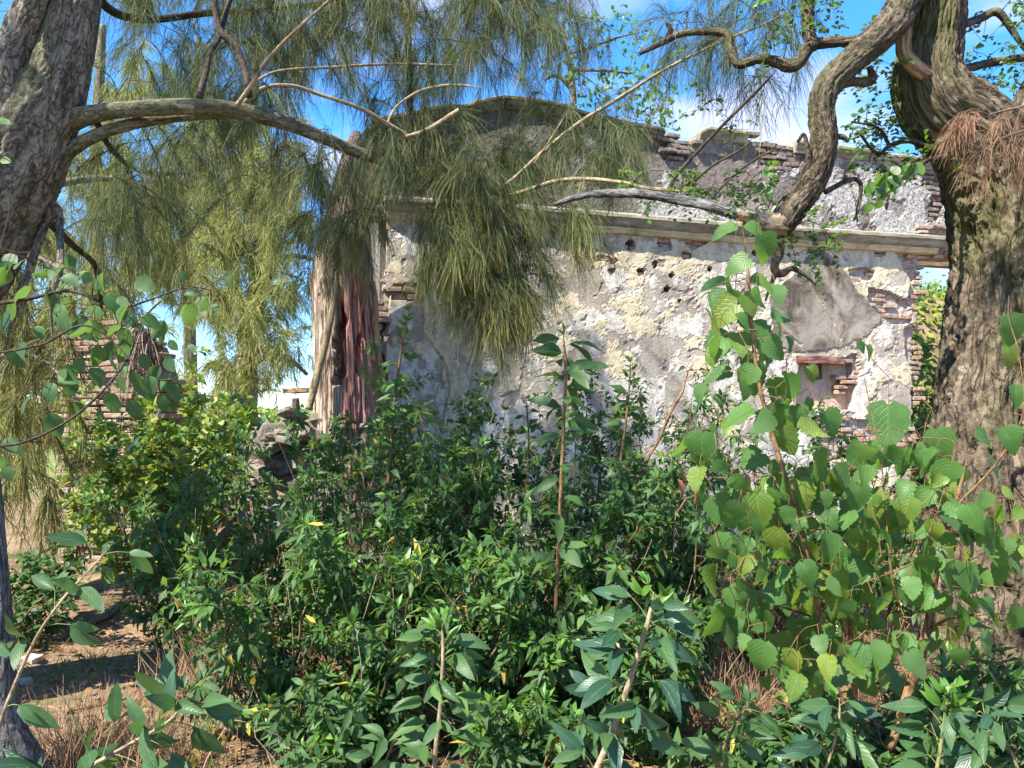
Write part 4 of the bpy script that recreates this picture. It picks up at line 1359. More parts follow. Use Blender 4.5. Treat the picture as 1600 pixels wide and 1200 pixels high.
# ------------------------------------------------------------------ casuarinas beyond the house
def far_tree(label, rows, limbs, blobs, seed, wid=.006, dep=14):
    r = np.random.default_rng(seed)
    x, y, d, w = rows[0]
    tr = thing("casuarina_tree", label, "tree", (*P(x, y, d)[:2], 0), "casuarinas beyond the ruin")
    pts, rad = ppath(rows, 70)
    part("trunk", tube_mesh("trunk", [tube(pts, rad, 18, rough(.09, 2, 3, seed))], M['bark_left']), tr)
    sk = [pts[6::3]]
    for rows_ in limbs:
        p2, r2 = ppath(rows_, 36)
        part("limb", tube_mesh("limb", [tube(p2, r2, 8, rough(.1, 1.4, 4, 1.0, False))], M['bark_left']), tr)
        sk.append(p2[2::2])
    tops, nds, twt = [], [], []
    for bx, by, rx, ry, n in blobs:
        n = int(n * 1.5)
        a = r.uniform(0, 2 * math.pi, n); rr = np.sqrt(r.random(n))
        tp = np.array([P(bx + rx * q * math.cos(w_), by + ry * q * math.sin(w_), d + r.normal(0, .08) * d) for q, w_ in zip(rr, a)])
        nd, tw = spray_set(tp, np.tile([0, 0, -.15], (n, 1)) + r.normal(0, .5, (n, 3)), .028 * d, 46, r, (.016 * d, .032 * d), wid, .8, .45, .6)
        nds.append(nd); twt += tw; tops.append(tp)
    part("twigs", tube_mesh("twigs", grow(np.vstack(sk), np.vstack(tops), r, .006, .08), M['twig_dark']), tr, stuff=True)
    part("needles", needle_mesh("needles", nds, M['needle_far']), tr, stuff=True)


far_tree("tall sunlit casuarina with pale trunk standing left of the ruined house corner",
         [(386, 665, 15, 17), (385, 610, 15, 16), (388, 540, 15, 15), (398, 470, 15, 13), (404, 420, 15, 12), (400, 330, 15, 10), (396, 230, 15, 8), (400, 60, 15, 5)],
         [[(392, 520, 15, 8), (372, 470, 15, 7), (362, 400, 15, 6), (352, 300, 15, 4)], [(398, 480, 15, 7), (425, 420, 15, 6), (440, 340, 15, 5), (452, 260, 15, 3)],
          [(388, 575, 15, 5), (420, 555, 14.8, 4.5), (450, 560, 14.6, 4), (480, 585, 14.5, 3)], [(404, 420, 15, 5), (450, 400, 15, 4), (490, 405, 15, 3)], [(385, 600, 15, 4), (360, 570, 15, 3), (335, 540, 15, 2)]],
         [(385, 300, 60, 60, 46), (440, 270, 50, 50, 34), (350, 380, 40, 40, 26), (410, 390, 50, 40, 30), (455, 350, 40, 45, 26), (375, 470, 36, 40, 24), (430, 460, 40, 26, 20), (370, 545, 34, 34, 24), (405, 510, 28, 30, 16),
          (470, 430, 30, 30, 12), (450, 540, 40, 24, 12), (330, 470, 26, 40, 14), (395, 200, 70, 60, 36), (420, 600, 30, 20, 6), (345, 590, 20, 24, 8)], 5)
far_tree("sunlit yellow green casuarina seen under the long limb, farther back than its neighbours",
         [(300, 660, 20, 10), (296, 500, 20, 9), (290, 350, 20, 8), (300, 200, 20, 6), (310, 60, 20, 4)],
         [[(294, 420, 20, 5), (260, 370, 20, 4), (240, 320, 20, 3)], [(292, 360, 20, 5), (330, 310, 20, 4), (345, 260, 20, 2)]],
         [(290, 270, 50, 50, 40), (250, 340, 40, 40, 30), (330, 330, 40, 50, 30), (285, 400, 50, 36, 30), (300, 180, 60, 50, 30), (240, 430, 40, 40, 24), (310, 470, 30, 30, 14)], 6, .008)
far_tree("casuarina behind the forked trunk at far left with light showing through",
         [(150, 660, 17, 12), (152, 450, 17, 11), (150, 250, 17, 9), (160, 40, 17, 6)],
         [[(152, 380, 17, 5), (190, 320, 17, 4), (230, 300, 17, 3)], [(152, 420, 17, 5), (110, 370, 17, 4), (80, 350, 17, 3)]],
         [(150, 250, 60, 60, 40), (200, 330, 50, 40, 30), (110, 380, 50, 40, 26), (170, 420, 50, 40, 26), (60, 330, 40, 40, 20), (190, 130, 70, 60, 34), (30, 60, 60, 60, 26)], 7, .007)
far_tree("low spreading feathery tree filling the left background behind the stump of brick wall",
         [(70, 690, 13, 14), (80, 620, 13, 12), (100, 560, 13, 9), (110, 500, 13, 6), (120, 440, 13, 3)],
         [[(80, 620, 13, 6), (40, 570, 13, 5), (0, 540, 13, 3)], [(90, 590, 13, 6), (160, 550, 13, 4), (220, 530, 13, 3)], [(84, 610, 13, 5), (180, 600, 13, 4), (270, 590, 13, 2)]],
         [(60, 500, 60, 50, 26), (130, 480, 60, 40, 24), (20, 570, 50, 50, 24), (110, 570, 60, 50, 26), (200, 540, 50, 40, 20), (250, 600, 50, 40, 22), (40, 640, 60, 40, 20), (160, 640, 60, 40, 20), (300, 630, 40, 30, 14), (0, 450, 50, 50, 16)], 8, .006)

# ------------------------------------------------------------------ bark-stripped dead trunk at the house corner
DD = 7.05
dt = thing("dead_tree", "bark-stripped dead trunk with pinkish red streaked wood and a dark hollow, at the house corner", "dead tree", (*P(545, 900, DD)[:2], 0))
t = NT("pink_streaked_dead_wood")
v = t.attr("tc", True)
n1 = t.noise(v, 20, 8, .65, (1, 1, .03))
n2 = t.noise(v, 60, 7, .68, (1, 1, .03), loc=(2, 5, 1))
col = t.ramp(n1, [(.36, (.20, .055, .05)), (.45, (.40, .14, .13)), (.54, (.52, .27, .25)), (.66, (.58, .44, .41))])
col = t.mix(.5, col, t.ramp(n2, [(.34, (.2, .075, .065)), (.5, (.48, .25, .23)), (.68, (.6, .5, .46))]))
sp = t.n("SeparateXYZ"); t.set(sp.inputs[0], t.attr("tc", True))
col = t.mix(t.math('MULTIPLY', t.attr("pale"), .8), col, t.ramp(n2, [(.32, (.34, .27, .19)), (.6, (.6, .52, .4))]))  # sunlight on the left side painted into the wood colour
crk_ = t.ramp(t.noise(t.attr("tc", True), 26, 5, .6, (1, 1, .035), .3, (9, 2, 4)), [(.46, 0.0), (.5, 1.0), (.54, 0.0)])
col = t.mix(t.math('MULTIPLY', crk_, .8), col, (.06, .03, .022))
stain = t.ramp(t.noise(t.attr("tc", True), 7, 6, .65, (1, 1, .35), .4, (3, 8, 1)), [(.5, 0.0), (.64, .4)])
col = t.mix(stain, col, (.24, .17, .14))
col = t.mix(t.math('MULTIPLY', t.attr("grey"), .75), col, t.ramp(n2, [(.34, (.15, .125, .12)), (.65, (.38, .33, .32))]))
M['pink_wood'] = t.out(t.pbr(col, .8, t.bump(t.math('SUBTRACT', t.math('ADD', n1, n2), t.math('MULTIPLY', crk_, .8)), .9, .03), .15))


def deadwood(T, L, R, p):
    x, y, d = project(p)
    cx, sy = np.cos(T), np.sin(T)
    n = fbm(cx * 14, sy * 14, L * .5, 5, .7)
    fl = np.clip(1 - np.abs(fbm(cx * 3.5, sy * 3.5, L * .12 + 4, 3)) * 14, 0, 1)
    front = d < DD - .05
    cxm = 530 + 3 * np.sin(y * .09) + 2 * np.sin(y * .23) - (y - 540) * .03
    hole = (1 - sstep(6, 9, np.abs(x - cxm))) * sstep(492, 500, y + 2.2 * (x - cxm)) * (1 - sstep(596, 606, y)) * front
    slit = (1 - sstep(1, 4, np.abs(x - 562 - 3 * np.sin(y * .03)))) * sstep(520, 530, y) * (1 - sstep(575, 590, y)) * front
    knot = (1 - sstep(2, 6, np.hypot((x - 556), (y - 362) * .4))) * front
    rag = .3 * fbm(cx * 3, sy * 3, L * .0 + 2, 3) * sstep(3.4, 4.2, L)
    return R * (.09 * n - .10 * fl - .60 * hole - .3 * slit - .3 * knot + .05 * fbm(cx, sy, L * .9, 3) - .05 * sstep(.1, .3, fbm(cx * 4, sy * 4, L * 2.5, 3)))


pts, rad = ppath([(545, 940, DD, 62), (545, 760, DD, 56), (544, 640, DD, 51), (541, 560, DD, 49), (537, 470, DD, 47), (536, 400, DD, 44), (545, 330, DD, 33), (552, 270, DD, 24), (556, 225, DD, 14), (558, 205, DD, 4)], 240)
v, fs, tc = tube(pts, rad, 180, deadwood)
xx, yy, dd = project(v)
at = {"tc": tc, "pale": sstep(542, 520, xx + 6 * fbm(tc[:, 0] * 30, tc[:, 1] * 30, tc[:, 2] * 2, 3)), "grey": sstep(420, 290, yy)}  # pale marks the sunlit left side
part("trunk", mesh_np("trunk", v, fs, M['pink_wood'], at, smooth=True), dt)
for rows in ([(500, 470, DD + .05, 12), (492, 440, DD + .05, 8), (486, 428, DD + .05, 3)], [(585, 690, DD - .1, 10), (584, 560, DD - .05, 9), (583, 470, DD, 7), (582, 440, DD, 4)], [(596, 690, DD - .1, 8), (594, 600, DD - .05, 6), (590, 520, DD, 4)]):
    pts, rad = ppath(rows, 50)
    part("splinter", tube_mesh("splinter", [tube(pts, rad, 14, rough(.3, 2, 1.0, rows[0][0], True))], M['bare_wood']), dt)
pl = thing("leaning_pole", "pale bare pole leaning against the pink dead trunk", "pole", (*P(488, 650, DD - .45)[:2], 0))
pts, rad = ppath([(482, 640, DD - .5, 6), (492, 600, DD - .45, 6), (506, 545, DD - .4, 5.5), (517, 495, DD - .36, 5), (524, 440, DD - .3, 4)], 50)
part("shaft", tube_mesh("shaft", [tube(pts, rad, 12, rough(.15, 1.6, 5, 1.0))], M['twig_light']), pl)

# ------------------------------------------------------------------ rubble heap
rb = thing("rubble_heap", "heap of fallen masonry and slabs at the foot of the pink dead trunk", "rubble", P(500, 800, 7.0))
M['rubble'] = brick_mat('rubble_stone', [(.10, .085, .07), (.15, .125, .1), (.2, .165, .13), (.14, .12, .1), (.28, .25, .21)])
RUB = brick_meshes("stone", M['rubble'], 6, 9)
rng = np.random.default_rng(41)
for k in range(130):
    x = rng.uniform(-3.0, -1.15); y = rng.uniform(6.2, 7.5)
    s = rng.uniform(.10, .30)
    z = float(ground_z(x, y)) + s * .15
    a = rng.uniform(0, 3.14); ti = rng.normal(0, .35)
    X = np.array([math.cos(a), math.sin(a), ti]); Yv = nrm(np.array([-math.sin(a), math.cos(a), rng.normal(0, .3)])); Zv = nrm(np.cross(X, Yv))
    place(RUB[rng.integers(6)], "stone", rb, nrm(X) * s * 1.25, Yv * s * .85, Zv * s * rng.uniform(.3, .55), (x, y, z))
for k in range(46):
    q = rng.random()
    x = 395 + 190 * rng.random(); y = 700 - 62 * q * min(1, (x - 380) / 90)
    s = rng.uniform(.09, .24)
    a = rng.uniform(0, 3.14)
    X = nrm(np.array([math.cos(a), math.sin(a), rng.normal(0, .25)])); Yv = nrm(np.cross(np.array([rng.normal(0, .25), rng.normal(0, .25), 1]), X)); Zv = np.cross(X, Yv)
    place(RUB[rng.integers(6)], "stone", rb, X * s * rng.uniform(1, 1.6), Yv * s, Zv * s * rng.uniform(.3, .7), P(x, y, 6.75 + .35 * q + rng.normal(0, .06)))
pb = thing("broken_plank", "short broken plank lying on top of the rubble heap", "plank", P(474, 615, 6.95))
pv = []
for i in range(7):
    q = i / 6
    c0 = P(447 + q * 56, 611 - 3 * q + rng.normal(0, .5), 6.95 + .15 * q)
    for a_, b_ in ((-.11, -.022), (.11, -.022), (.11, .022), (-.11, .022)):
        pv.append(c0 + np.array([rng.normal(0, .004), a_ + rng.normal(0, .012), b_ + rng.normal(0, .003)]))
pf = [(i * 4 + j, i * 4 + (j + 1) % 4, i * 4 + 4 + (j + 1) % 4, i * 4 + 4 + j) for i in range(6) for j in range(4)] + [(3, 2, 1, 0), (24, 25, 26, 27)]
part("board", mesh_np("board", np.array(pv), np.array(pf), M['bare_wood'], {"tc": np.array(pv)[:, [1, 2, 0]]}), pb)
pts, rad = ppath([(462, 622, 6.9, 6), (463, 640, 6.9, 7)], 6)
part("block", tube_mesh("block", [tube(pts, rad, 6, rough(.1, 2, 9, 1.0))], M['dead_wood']), pb)

# ------------------------------------------------------------------ ruined brick wall on the left
rw_o = np.array([*P(95, 700, 8.6)[:2], 0]); rw_a = math.radians(-8)
RWD = np.array([math.cos(rw_a), math.sin(rw_a), 0]); RWN = np.array([math.sin(rw_a), -math.cos(rw_a), 0])
rw = thing("ruined_brick_wall", "weathered stump of brick wall in the sun among bushes on the left", "ruined wall", rw_o)


def rpx(x, y):
    dr = FW + RT * ((x - 800) / F) + UP * ((600 - y) / F)
    k = ((rw_o - EYE) @ RWN) / (dr @ RWN)
    p = EYE + dr * k
    return float((p - rw_o) @ RWD), float(p[2])


rpoly = [rpx(*p) for p in ((92, 520), (118, 508), (160, 500), (200, 506), (232, 534), (246, 570), (262, 620), (268, 900), (88, 900))]
lay_bricks(rpoly, BRS, rw, .078, .30, .0, .022, .02, .3, RWD, RWN, rw_o)
rc = np.array(rpoly)
inner = (rc - rc.mean(0)) * .94 + rc.mean(0)
cv = np.vstack([[rw_o + RWD * a + Z * b - RWN * .06 for a, b in inner], [rw_o + RWD * a + Z * b - RWN * .4 for a, b in inner]])
nn = len(inner)
cf = [(i, (i + 1) % nn, nn + (i + 1) % nn, nn + i) for i in range(nn)]
ctri = [(0, i + 1, i) for i in range(1, nn - 1)] + [(nn, nn + i, nn + i + 1) for i in range(1, nn - 1)]
t = NT("lime_mortar")
M['mortar'] = t.out(t.pbr(t.ramp(t.noise(t.geo(), 25, 6, .7), [(.3, (.13, .1, .075)), (.7, (.3, .24, .18))]), .95, t.bump(t.noise(t.geo(), 50, 5, .7), .6, .02), .1))
part("core", mesh_np("core", cv, [np.array(cf), np.array(ctri)], M['mortar']), rw)
# dry hanging frond over its end
hf = thing("dry_frond", "dry grey brown frond hanging over the end of the stump of brick wall", "dead frond", P(215, 500, 8.2))
tops = np.array([P(rng.normal(222, 9), rng.uniform(490, 515), 8.2 + rng.normal(0, .05)) for k in range(18)])
nd, tw = spray_set(tops, np.tile([-.1, -.1, -1.0], (18, 1)) + rng.normal(0, .22, (18, 3)), .25, 60, rng, (.3, .6), .004, .5, .3, .22)
t_ = needle_mat('dry_frond', (.16, .11, .09), (.3, .22, .18), (.3, .22, .18), .1)
part("branchlets", needle_mesh("branchlets", [nd], t_), hf, stuff=True)
part("stalks", tube_mesh("stalks", tw + [tube(*ppath([(250, 470, 8.2, 1.5), (232, 488, 8.2, 2), (216, 500, 8.2, 2)], 8), 5)], M['twig_light']), hf)


# ------------------------------------------------------------------ shrubs
def shrub(name, label, cat, base, top_z, spread, nst, seed, group=None, leafL=.115, kind='lance', mats=('leaf_dark', 'leaf_mid', 'leaf_young'), young=.10, stem='stem_brown', ntw=10,
          per=4, limit=300, lean=(0, 0), droop=.55, twig_len=(.16, .42), low=.12, nodes=5, yellowing=True, stemr=.010):
    r = np.random.default_rng(seed)
    bx, by = base
    gz = float(ground_z(bx, by))
    th = thing(name, label, cat, (bx, by, gz), group)
    H = top_z - gz
    B = np.array([bx, by, gz - .04])
    twigs = []
    pos, tip, nor, siz, mi = [], [], [], [], []

    def node(p, axis, t, big=1.0):
        n = int(r.integers(max(2, per - 1), per + 2))
        ay = nrm(axis + r.normal(0, .3, 3))
        e1 = nrm(np.cross(ay, r.normal(0, 1, 3))); e2 = np.cross(ay, e1)
        w0 = r.uniform(0, 6.28)
        yo = r.random() < young * (.25 + 1.6 * t * t)
        for k in range(n):
            w = w0 + k * 2 * math.pi / n
            d = e1 * math.cos(w) + e2 * math.sin(w) + ay * (.35 if not yo else 1.0) + np.array([0, 0, -droop if not yo else .2]) + r.normal(0, .15, 3)
            pos.append(p + nrm(d) * .012)
            tip.append(d)
            nor.append(Z * 1.0 + ay * .25 + r.normal(0, .35, 3) + np.array([0, -.15, 0]))
            siz.append(leafL * r.uniform(.5, 1.25) * big * (.8 if yo else 1))
            mi.append(2 if yo else (1 if r.random() < .42 else 0) if not (yellowing and r.random() < .010) else 3)

    for i in range(nst):
        a = r.uniform(0, 2 * math.pi)
        rr = spread * math.sqrt(r.random())
        hh = H * (r.uniform(.62, 1.0) if i else 1.0)
        end = B + np.array([math.cos(a) * rr + lean[0], math.sin(a) * rr + lean[1], hh + .04])
        mid = B * .5 + end * .5 + np.array([math.cos(a), math.sin(a), 0]) * rr * r.uniform(-.25, .1) + r.normal(0, .04, 3)
        st0 = B + np.array([r.normal(0, .05), r.normal(0, .05), 0])
        pts = catmull(np.array([st0, mid, end]), 16)
        pts[1:-1] += r.normal(0, .008, (14, 3))
        part("stem", tube_mesh("stem", [tube(pts, np.linspace(stemr * r.uniform(.7, 1.2), .0025, 16), 6)], M[stem]), th)
        for k in range(ntw):
            tpos = low + (1 - low) * (k + r.random()) / ntw
            q = tpos * 15
            ii = min(int(q), 14)
            p0 = pts[ii] + (pts[ii + 1] - pts[ii]) * (q - ii)
            ax = nrm(pts[ii + 1] - pts[ii])
            w = r.uniform(0, 2 * math.pi)
            d = nrm(np.array([math.cos(w), math.sin(w), r.uniform(-.15, .6)]) + ax * .35)
            L = r.uniform(*twig_len) * (1.15 - .55 * tpos)
            p1 = p0 + d * L * .55 + r.normal(0, .02, 3)
            p2 = p0 + d * L + np.array([0, 0, r.uniform(-.10, .10) * L / .3])
            tw = catmull(np.array([p0, p1, p2]), 6)
            tw[:, 2] = np.maximum(tw[:, 2], gz + .04)
            twigs.append(tube(tw, np.linspace(.003, .0012, 6), 3, cap=False))
            for m in range(nodes):
                u = (.3 + .7 * (m + r.random() * .6) / nodes) * 5
                jj = min(int(u), 4)
                node(tw[jj] + (tw[jj + 1] - tw[jj]) * (u - jj), d, tpos)
            node(p2, d, tpos)
        node(pts[-1], Z * 1.0, 1.0)
        for k in range(5):
            node(pts[15 - k] if k else pts[15], nrm(np.array([r.normal(0, 1), r.normal(0, 1), .5])), .9 - .05 * k, .9)
    part("twigs", tube_mesh("twigs", twigs, M[stem]), th, stuff=True)
    if yellowing:
        dead = []
        for k in range(7):
            a = r.uniform(0, 6.28); q0 = B + np.array([math.cos(a) * spread * .5 * r.random(), math.sin(a) * spread * .5 * r.random(), .05])
            q1 = q0 + np.array([r.normal(0, .35), r.normal(0, .35), H * r.uniform(.5, 1.02)])
            dead.append(tube(catmull(np.array([q0, (q0 + q1) / 2 + r.normal(0, .07, 3), q1]), 10) + r.normal(0, .006, (10, 3)), np.linspace(.0045, .0012, 10), 5))
        part("dead_stalks", tube_mesh("dead_stalks", dead, M['twig_light']), th, stuff=True)
    A = frames(np.array(pos), np.array(tip), np.array(nor), np.array(siz))
    A[:, 2, 3] = np.maximum(A[:, 2, 3], gz + .05)
    add_leaves(th, A, kind, list(mats) + (['leaf_yellow'] if len(mats) == 3 else []), np.array(mi), limit, 9, seed, kind + '_lo' if kind + '_lo' in TPL else None)
    return th


def sp_base(x, d):
    q = P(x, 650, d)
    return (q[0], q[1])


def zt(y, d):
    return float(P(800, y, d)[2])


GRP = "glossy shrubs of the thicket before the ruin"
thicket = [
    ("dark glossy shrub at the left end of the thicket, beside the track", 300, 5.0, 735, .46, 9),
    ("low glossy shrub with yellowed leaves at its foot, front left of the thicket", 420, 3.9, 830, .42, 8),
    ("dense dark green shrub in front of the rubble heap", 440, 5.4, 665, .55, 10),
    ("broad dark shrub in front of the pink dead trunk", 560, 4.7, 655, .50, 11),
    ("shrub with bright green tips front centre left of the thicket", 610, 3.8, 830, .42, 9),
    ("tall shrub with small bright shoots beside the right edge of the pink dead trunk", 640, 6.0, 555, .34, 8),
    ("shrub against the pale strip of plaster in the middle of the wall", 720, 5.6, 590, .50, 11),
    ("upright shrub close to the wall between the dead trunk and the pale strip of plaster", 672, 5.1, 605, .36, 9),
    ("dark shrub at the very front centre of the thicket", 760, 3.75, 860, .45, 10),
    ("wide shrub in the heart of the thicket below the hanging needle curtain", 800, 4.7, 645, .50, 11),
    ("shrub with orange brown stems right of the thicket centre", 900, 4.1, 760, .45, 10),
    ("shrub standing close to the wall under its whitest plaster", 900, 5.8, 585, .50, 10),
    ("shrub behind the bare leaning twig, close to the wall", 1020, 5.5, 575, .48, 11),
    ("dark shrub at the right end of the thicket, left of the mulberry", 1060, 4.4, 690, .45, 10),
    ("shrub partly hidden behind the tall mulberry shoot", 1170, 5.2, 680, .45, 8),
    ("low shrub with brown dry stalks at the thicket's front right", 1000, 3.7, 930, .36, 7),
    ("shrub under the barred niche of the wall", 1290, 6.0, 640, .50, 8),
    ("shrub at the doorway behind the mulberry leaves", 1390, 5.6, 720, .45, 6),
    ("small low plant at the bottom edge below the lower mulberry", 1190, 3.3, 1085, .26, 5),
    ("small low plant in front of the orange brown mulberry stem", 1400, 3.2, 1085, .26, 5),
    ("small low plant at the foot of the gnarled trunk", 1520, 3.2, 1040, .26, 5),
    ("small low plant at the bottom edge between the two near centre sprigs", 820, 3.3, 1080, .28, 5),
    ("small low plant at the bottom edge left of the near centre sprig", 520, 3.45, 1080, .26, 5),
]
for i, (lab, x, d, y, sprd, nst) in enumerate(thicket):
    shrub("glossy_shrub", lab, "shrub", sp_base(x, d), zt(y, d), sprd * 1.3, nst, 100 + i, GRP, leafL=(.080 if d < 5 else .076) * (.72 if i in (6, 11, 16) else 1), young=.16 if i != 4 else .3, limit=300 if d < 5.3 else 220,
          mats=('leaf_dark', 'leaf_mid', 'leaf_young'), ntw=12, twig_len=(.12, .38), kind='oval' if i in (6, 11, 16) else 'lance', droop=.45)

# tall single shoots that stand out against the wall
def shoot(label, rows, leafL, seed, n=16, mats=('leaf_dark', 'leaf_mid', 'leaf_young'), per=3, stem='stem_brown', young_top=.25, kind='lance', name="tall_shoot", group="tall shoots against the wall", face=.35, cat="shoot", start=.12, petiole=.03, droop=.25):
    r = np.random.default_rng(seed)
    x, y, d, w = rows[0]
    th = thing(name, label, cat, P(x, y, d), group)
    pts, rad = ppath(rows, 40)
    rad = rad * .62 * np.minimum(1, .2 + 5 * np.linspace(1, 0, 40))
    part("stem", tube_mesh("stem", [tube(pts, rad, 8, rough(.12, 1.5, 8, seed, False))], M[stem]), th)
    pos, tip, nor, siz, mi, tw = [], [], [], [], [], []
    for k in range(n):
        u = start + (1 - start) * (k + .5) / n
        q = u * 39; ii = min(int(q), 38)
        p0 = pts[ii] + (pts[ii + 1] - pts[ii]) * (q - ii)
        ax = nrm(pts[ii + 1] - pts[ii])
        w = k * 2.4 + r.normal(0, .3)
        e1 = nrm(np.cross(ax, [0, 1, .1])); e2 = np.cross(ax, e1)
        out = e1 * math.cos(w) + e2 * math.sin(w) * .7
        yo = u > 1 - young_top
        p1 = p0 + nrm(out + ax * .6) * petiole * r.uniform(.6, 1.4) * (.4 if yo else 1)
        tw.append(tube(np.array([p0, (p0 + p1) / 2 + Z * .004, p1]), [.0016, .0013, .001], 4, cap=False))
        m = per if not yo else per + 1
        for j in range(m):
            sw = (j - (m - 1) / 2) * (.75 if m > 1 else 0)
            dd_ = nrm(out * math.cos(sw) + np.cross(out, ax) * -math.sin(sw) + ax * (.9 if yo else .15) + np.array([0, 0, -droop if not yo else 0]) + r.normal(0, .18, 3))
            pos.append(p1); tip.append(dd_)
            nor.append(Z * .55 + np.array([0, -face * 1.6, 0]) + r.normal(0, .4, 3))
            siz.append(leafL * r.uniform(.7, 1.15) * (.62 if yo else 1) * (.55 + .45 * min(1, 3 * (1 - u) + .3)))
            mi.append(2 if yo else (1 if r.random() < .4 else 0))
    part("petioles", tube_mesh("petioles", tw, M['stem_green']), th)
    A = frames(np.array(pos), np.array(tip), np.array(nor), np.array(siz))
    add_leaves(th, A, kind, list(mats), np.array(mi), 300, 5, seed)
    return th


shoot("tall leafy shoot rising highest against the middle of the wall, with dark upright leaves", [(868, 960, 3.8, 6), (874, 820, 3.8, 5), (880, 680, 3.8, 4.5), (884, 580, 3.8, 4), (880, 520, 3.8, 3)], .18, 201, 20, per=2, young_top=.05)
shoot("slim shoot tipped with a bright yellow green tuft before the wall", [(950, 900, 4.8, 5), (965, 760, 4.8, 4), (980, 640, 4.8, 3), (986, 560, 4.8, 2)], .13, 202, 16, per=3, young_top=.2)
shoot("leafy shoot beside the pink dead trunk with light green tips", [(600, 900, 5.0, 5), (606, 760, 5.0, 5), (616, 640, 5.0, 4), (628, 540, 5.0, 3), (640, 482, 5.0, 2)], .115, 203, 22, per=4, young_top=.3)
shoot("bare leaning brown twig in front of the wall, nearly leafless", [(985, 800, 4.4, 4.5), (996, 760, 4.4, 4.5), (1013, 715, 4.4, 4.2), (1028, 690, 4.4, 4), (1046, 648, 4.4, 3.8), (1066, 612, 4.4, 3.4), (1072, 590, 4.4, 2.4), (1086, 560, 4.4, 1.6)], .08, 204, 4, per=1, young_top=0)
shoot("thin shoot with small paired leaves below the needle curtain", [(700, 800, 5.2, 4), (735, 680, 5.2, 3), (752, 600, 5.2, 2)], .09, 205, 16, per=3, young_top=.1)
shoot("small leaved shoot just right of the needle curtain's tip", [(820, 800, 5.4, 4), (826, 700, 5.4, 3), (822, 620, 5.4, 2)], .08, 206, 18, per=3, young_top=.15)

# near sprigs in front
NG = "near sprigs in the foreground"
shoot("near sprig with pale green crown of leaves at the bottom centre", [(672, 1290, 2.5, 7), (680, 1180, 2.5, 6), (688, 1100, 2.5, 5), (692, 1020, 2.5, 4.5), (690, 965, 2.5, 4)], .108, 211, 22, ('leaf_sprig', 'leaf_mid', 'leaf_young'), per=3, young_top=.2, stem='twig_light', group=NG, name="near_sprig", cat="sprig", face=.5, petiole=.07)
shoot("near sprig with thick pale stem leaning right and bright green growing tip", [(905, 1260, 2.1, 9), (950, 1160, 2.1, 8), (985, 1060, 2.1, 7), (1010, 980, 2.1, 6), (1022, 925, 2.1, 4)], .118, 212, 24, ('leaf_blue', 'leaf_sprig', 'leaf_young'), per=3, young_top=.16, stem='twig_light', group=NG, name="near_sprig", cat="sprig", face=.6, petiole=.08)
shoot("near sprig with large dull green leaves filling the bottom left corner", [(60, 1290, 1.75, 7), (110, 1220, 1.8, 6), (190, 1170, 1.85, 5), (260, 1130, 1.9, 4), (290, 1095, 1.95, 3)], .12, 213, 17, ('leaf_sprig', 'leaf_blue', 'leaf_sprig'), per=3, young_top=.05, stem='twig_light', group=NG, name="near_sprig", cat="sprig", face=.7, petiole=.07)
shoot("near sprig at the far bottom left with leaves hanging before the grey stem", [(-40, 1260, 1.9, 6), (0, 1130, 1.9, 5), (50, 1010, 1.9, 4), (95, 940, 1.9, 3), (150, 880, 1.95, 2.5), (175, 850, 2, 2)], .105, 214, 11, ('leaf_sprig', 'leaf_sprig', 'leaf_sprig'), per=2, young_top=.0, stem='twig_light', group=NG, name="near_sprig", cat="sprig", face=.7, petiole=.05)
shoot("near sprig with fresh light green top in the bottom right corner", [(1440, 1300, 2.2, 6), (1462, 1210, 2.2, 5), (1475, 1130, 2.2, 4.5), (1480, 1075, 2.2, 3.5)], .115, 215, 18, ('leaf_sprig', 'leaf_sprig', 'leaf_young'), per=3, young_top=.3, stem='stem_green', group=NG, name="near_sprig", cat="sprig", face=.5, petiole=.06)
shoot("near sprig with grey green leaves at the bottom, left of the corner one", [(1240, 1290, 2.3, 5), (1290, 1200, 2.3, 4), (1310, 1130, 2.3, 3), (1312, 1090, 2.3, 2)], .12, 216, 11, ('leaf_blue', 'leaf_sprig', 'leaf_young'), per=3, young_top=.05, stem='twig_light', group=NG, name="near_sprig", cat="sprig", face=.6, petiole=.05)
shoot("near sprig with broad leaves at the lowest right edge", [(1620, 1300, 2.1, 5), (1590, 1200, 2.1, 4), (1560, 1140, 2.1, 3), (1530, 1110, 2.1, 2)], .11, 217, 14, ('leaf_sprig', 'leaf_blue', 'leaf_sprig'), per=3, young_top=.05, stem='twig_light', group=NG, name="near_sprig", cat="sprig", face=.6, petiole=.05)
shoot("near low sprig of dark leaves below the mulberry, right of centre", [(1110, 1300, 2.4, 5), (1120, 1200, 2.4, 4), (1150, 1130, 2.4, 3), (1170, 1100, 2.4, 2)], .12, 218, 11, ('leaf_sprig', 'leaf_sprig', 'leaf_sprig'), per=3, young_top=.05, group=NG, name="near_sprig", cat="sprig", face=.6, petiole=.05)
shoot("near sprig of dark leaves at the bottom edge, left of the centre", [(560, 1300, 2.6, 4), (590, 1220, 2.6, 4), (620, 1150, 2.6, 3)], .12, 219, 10, ('leaf_sprig', 'leaf_sprig', 'leaf_sprig'), per=3, young_top=.0, group=NG, name="near_sprig", cat="sprig", face=.6, petiole=.05)

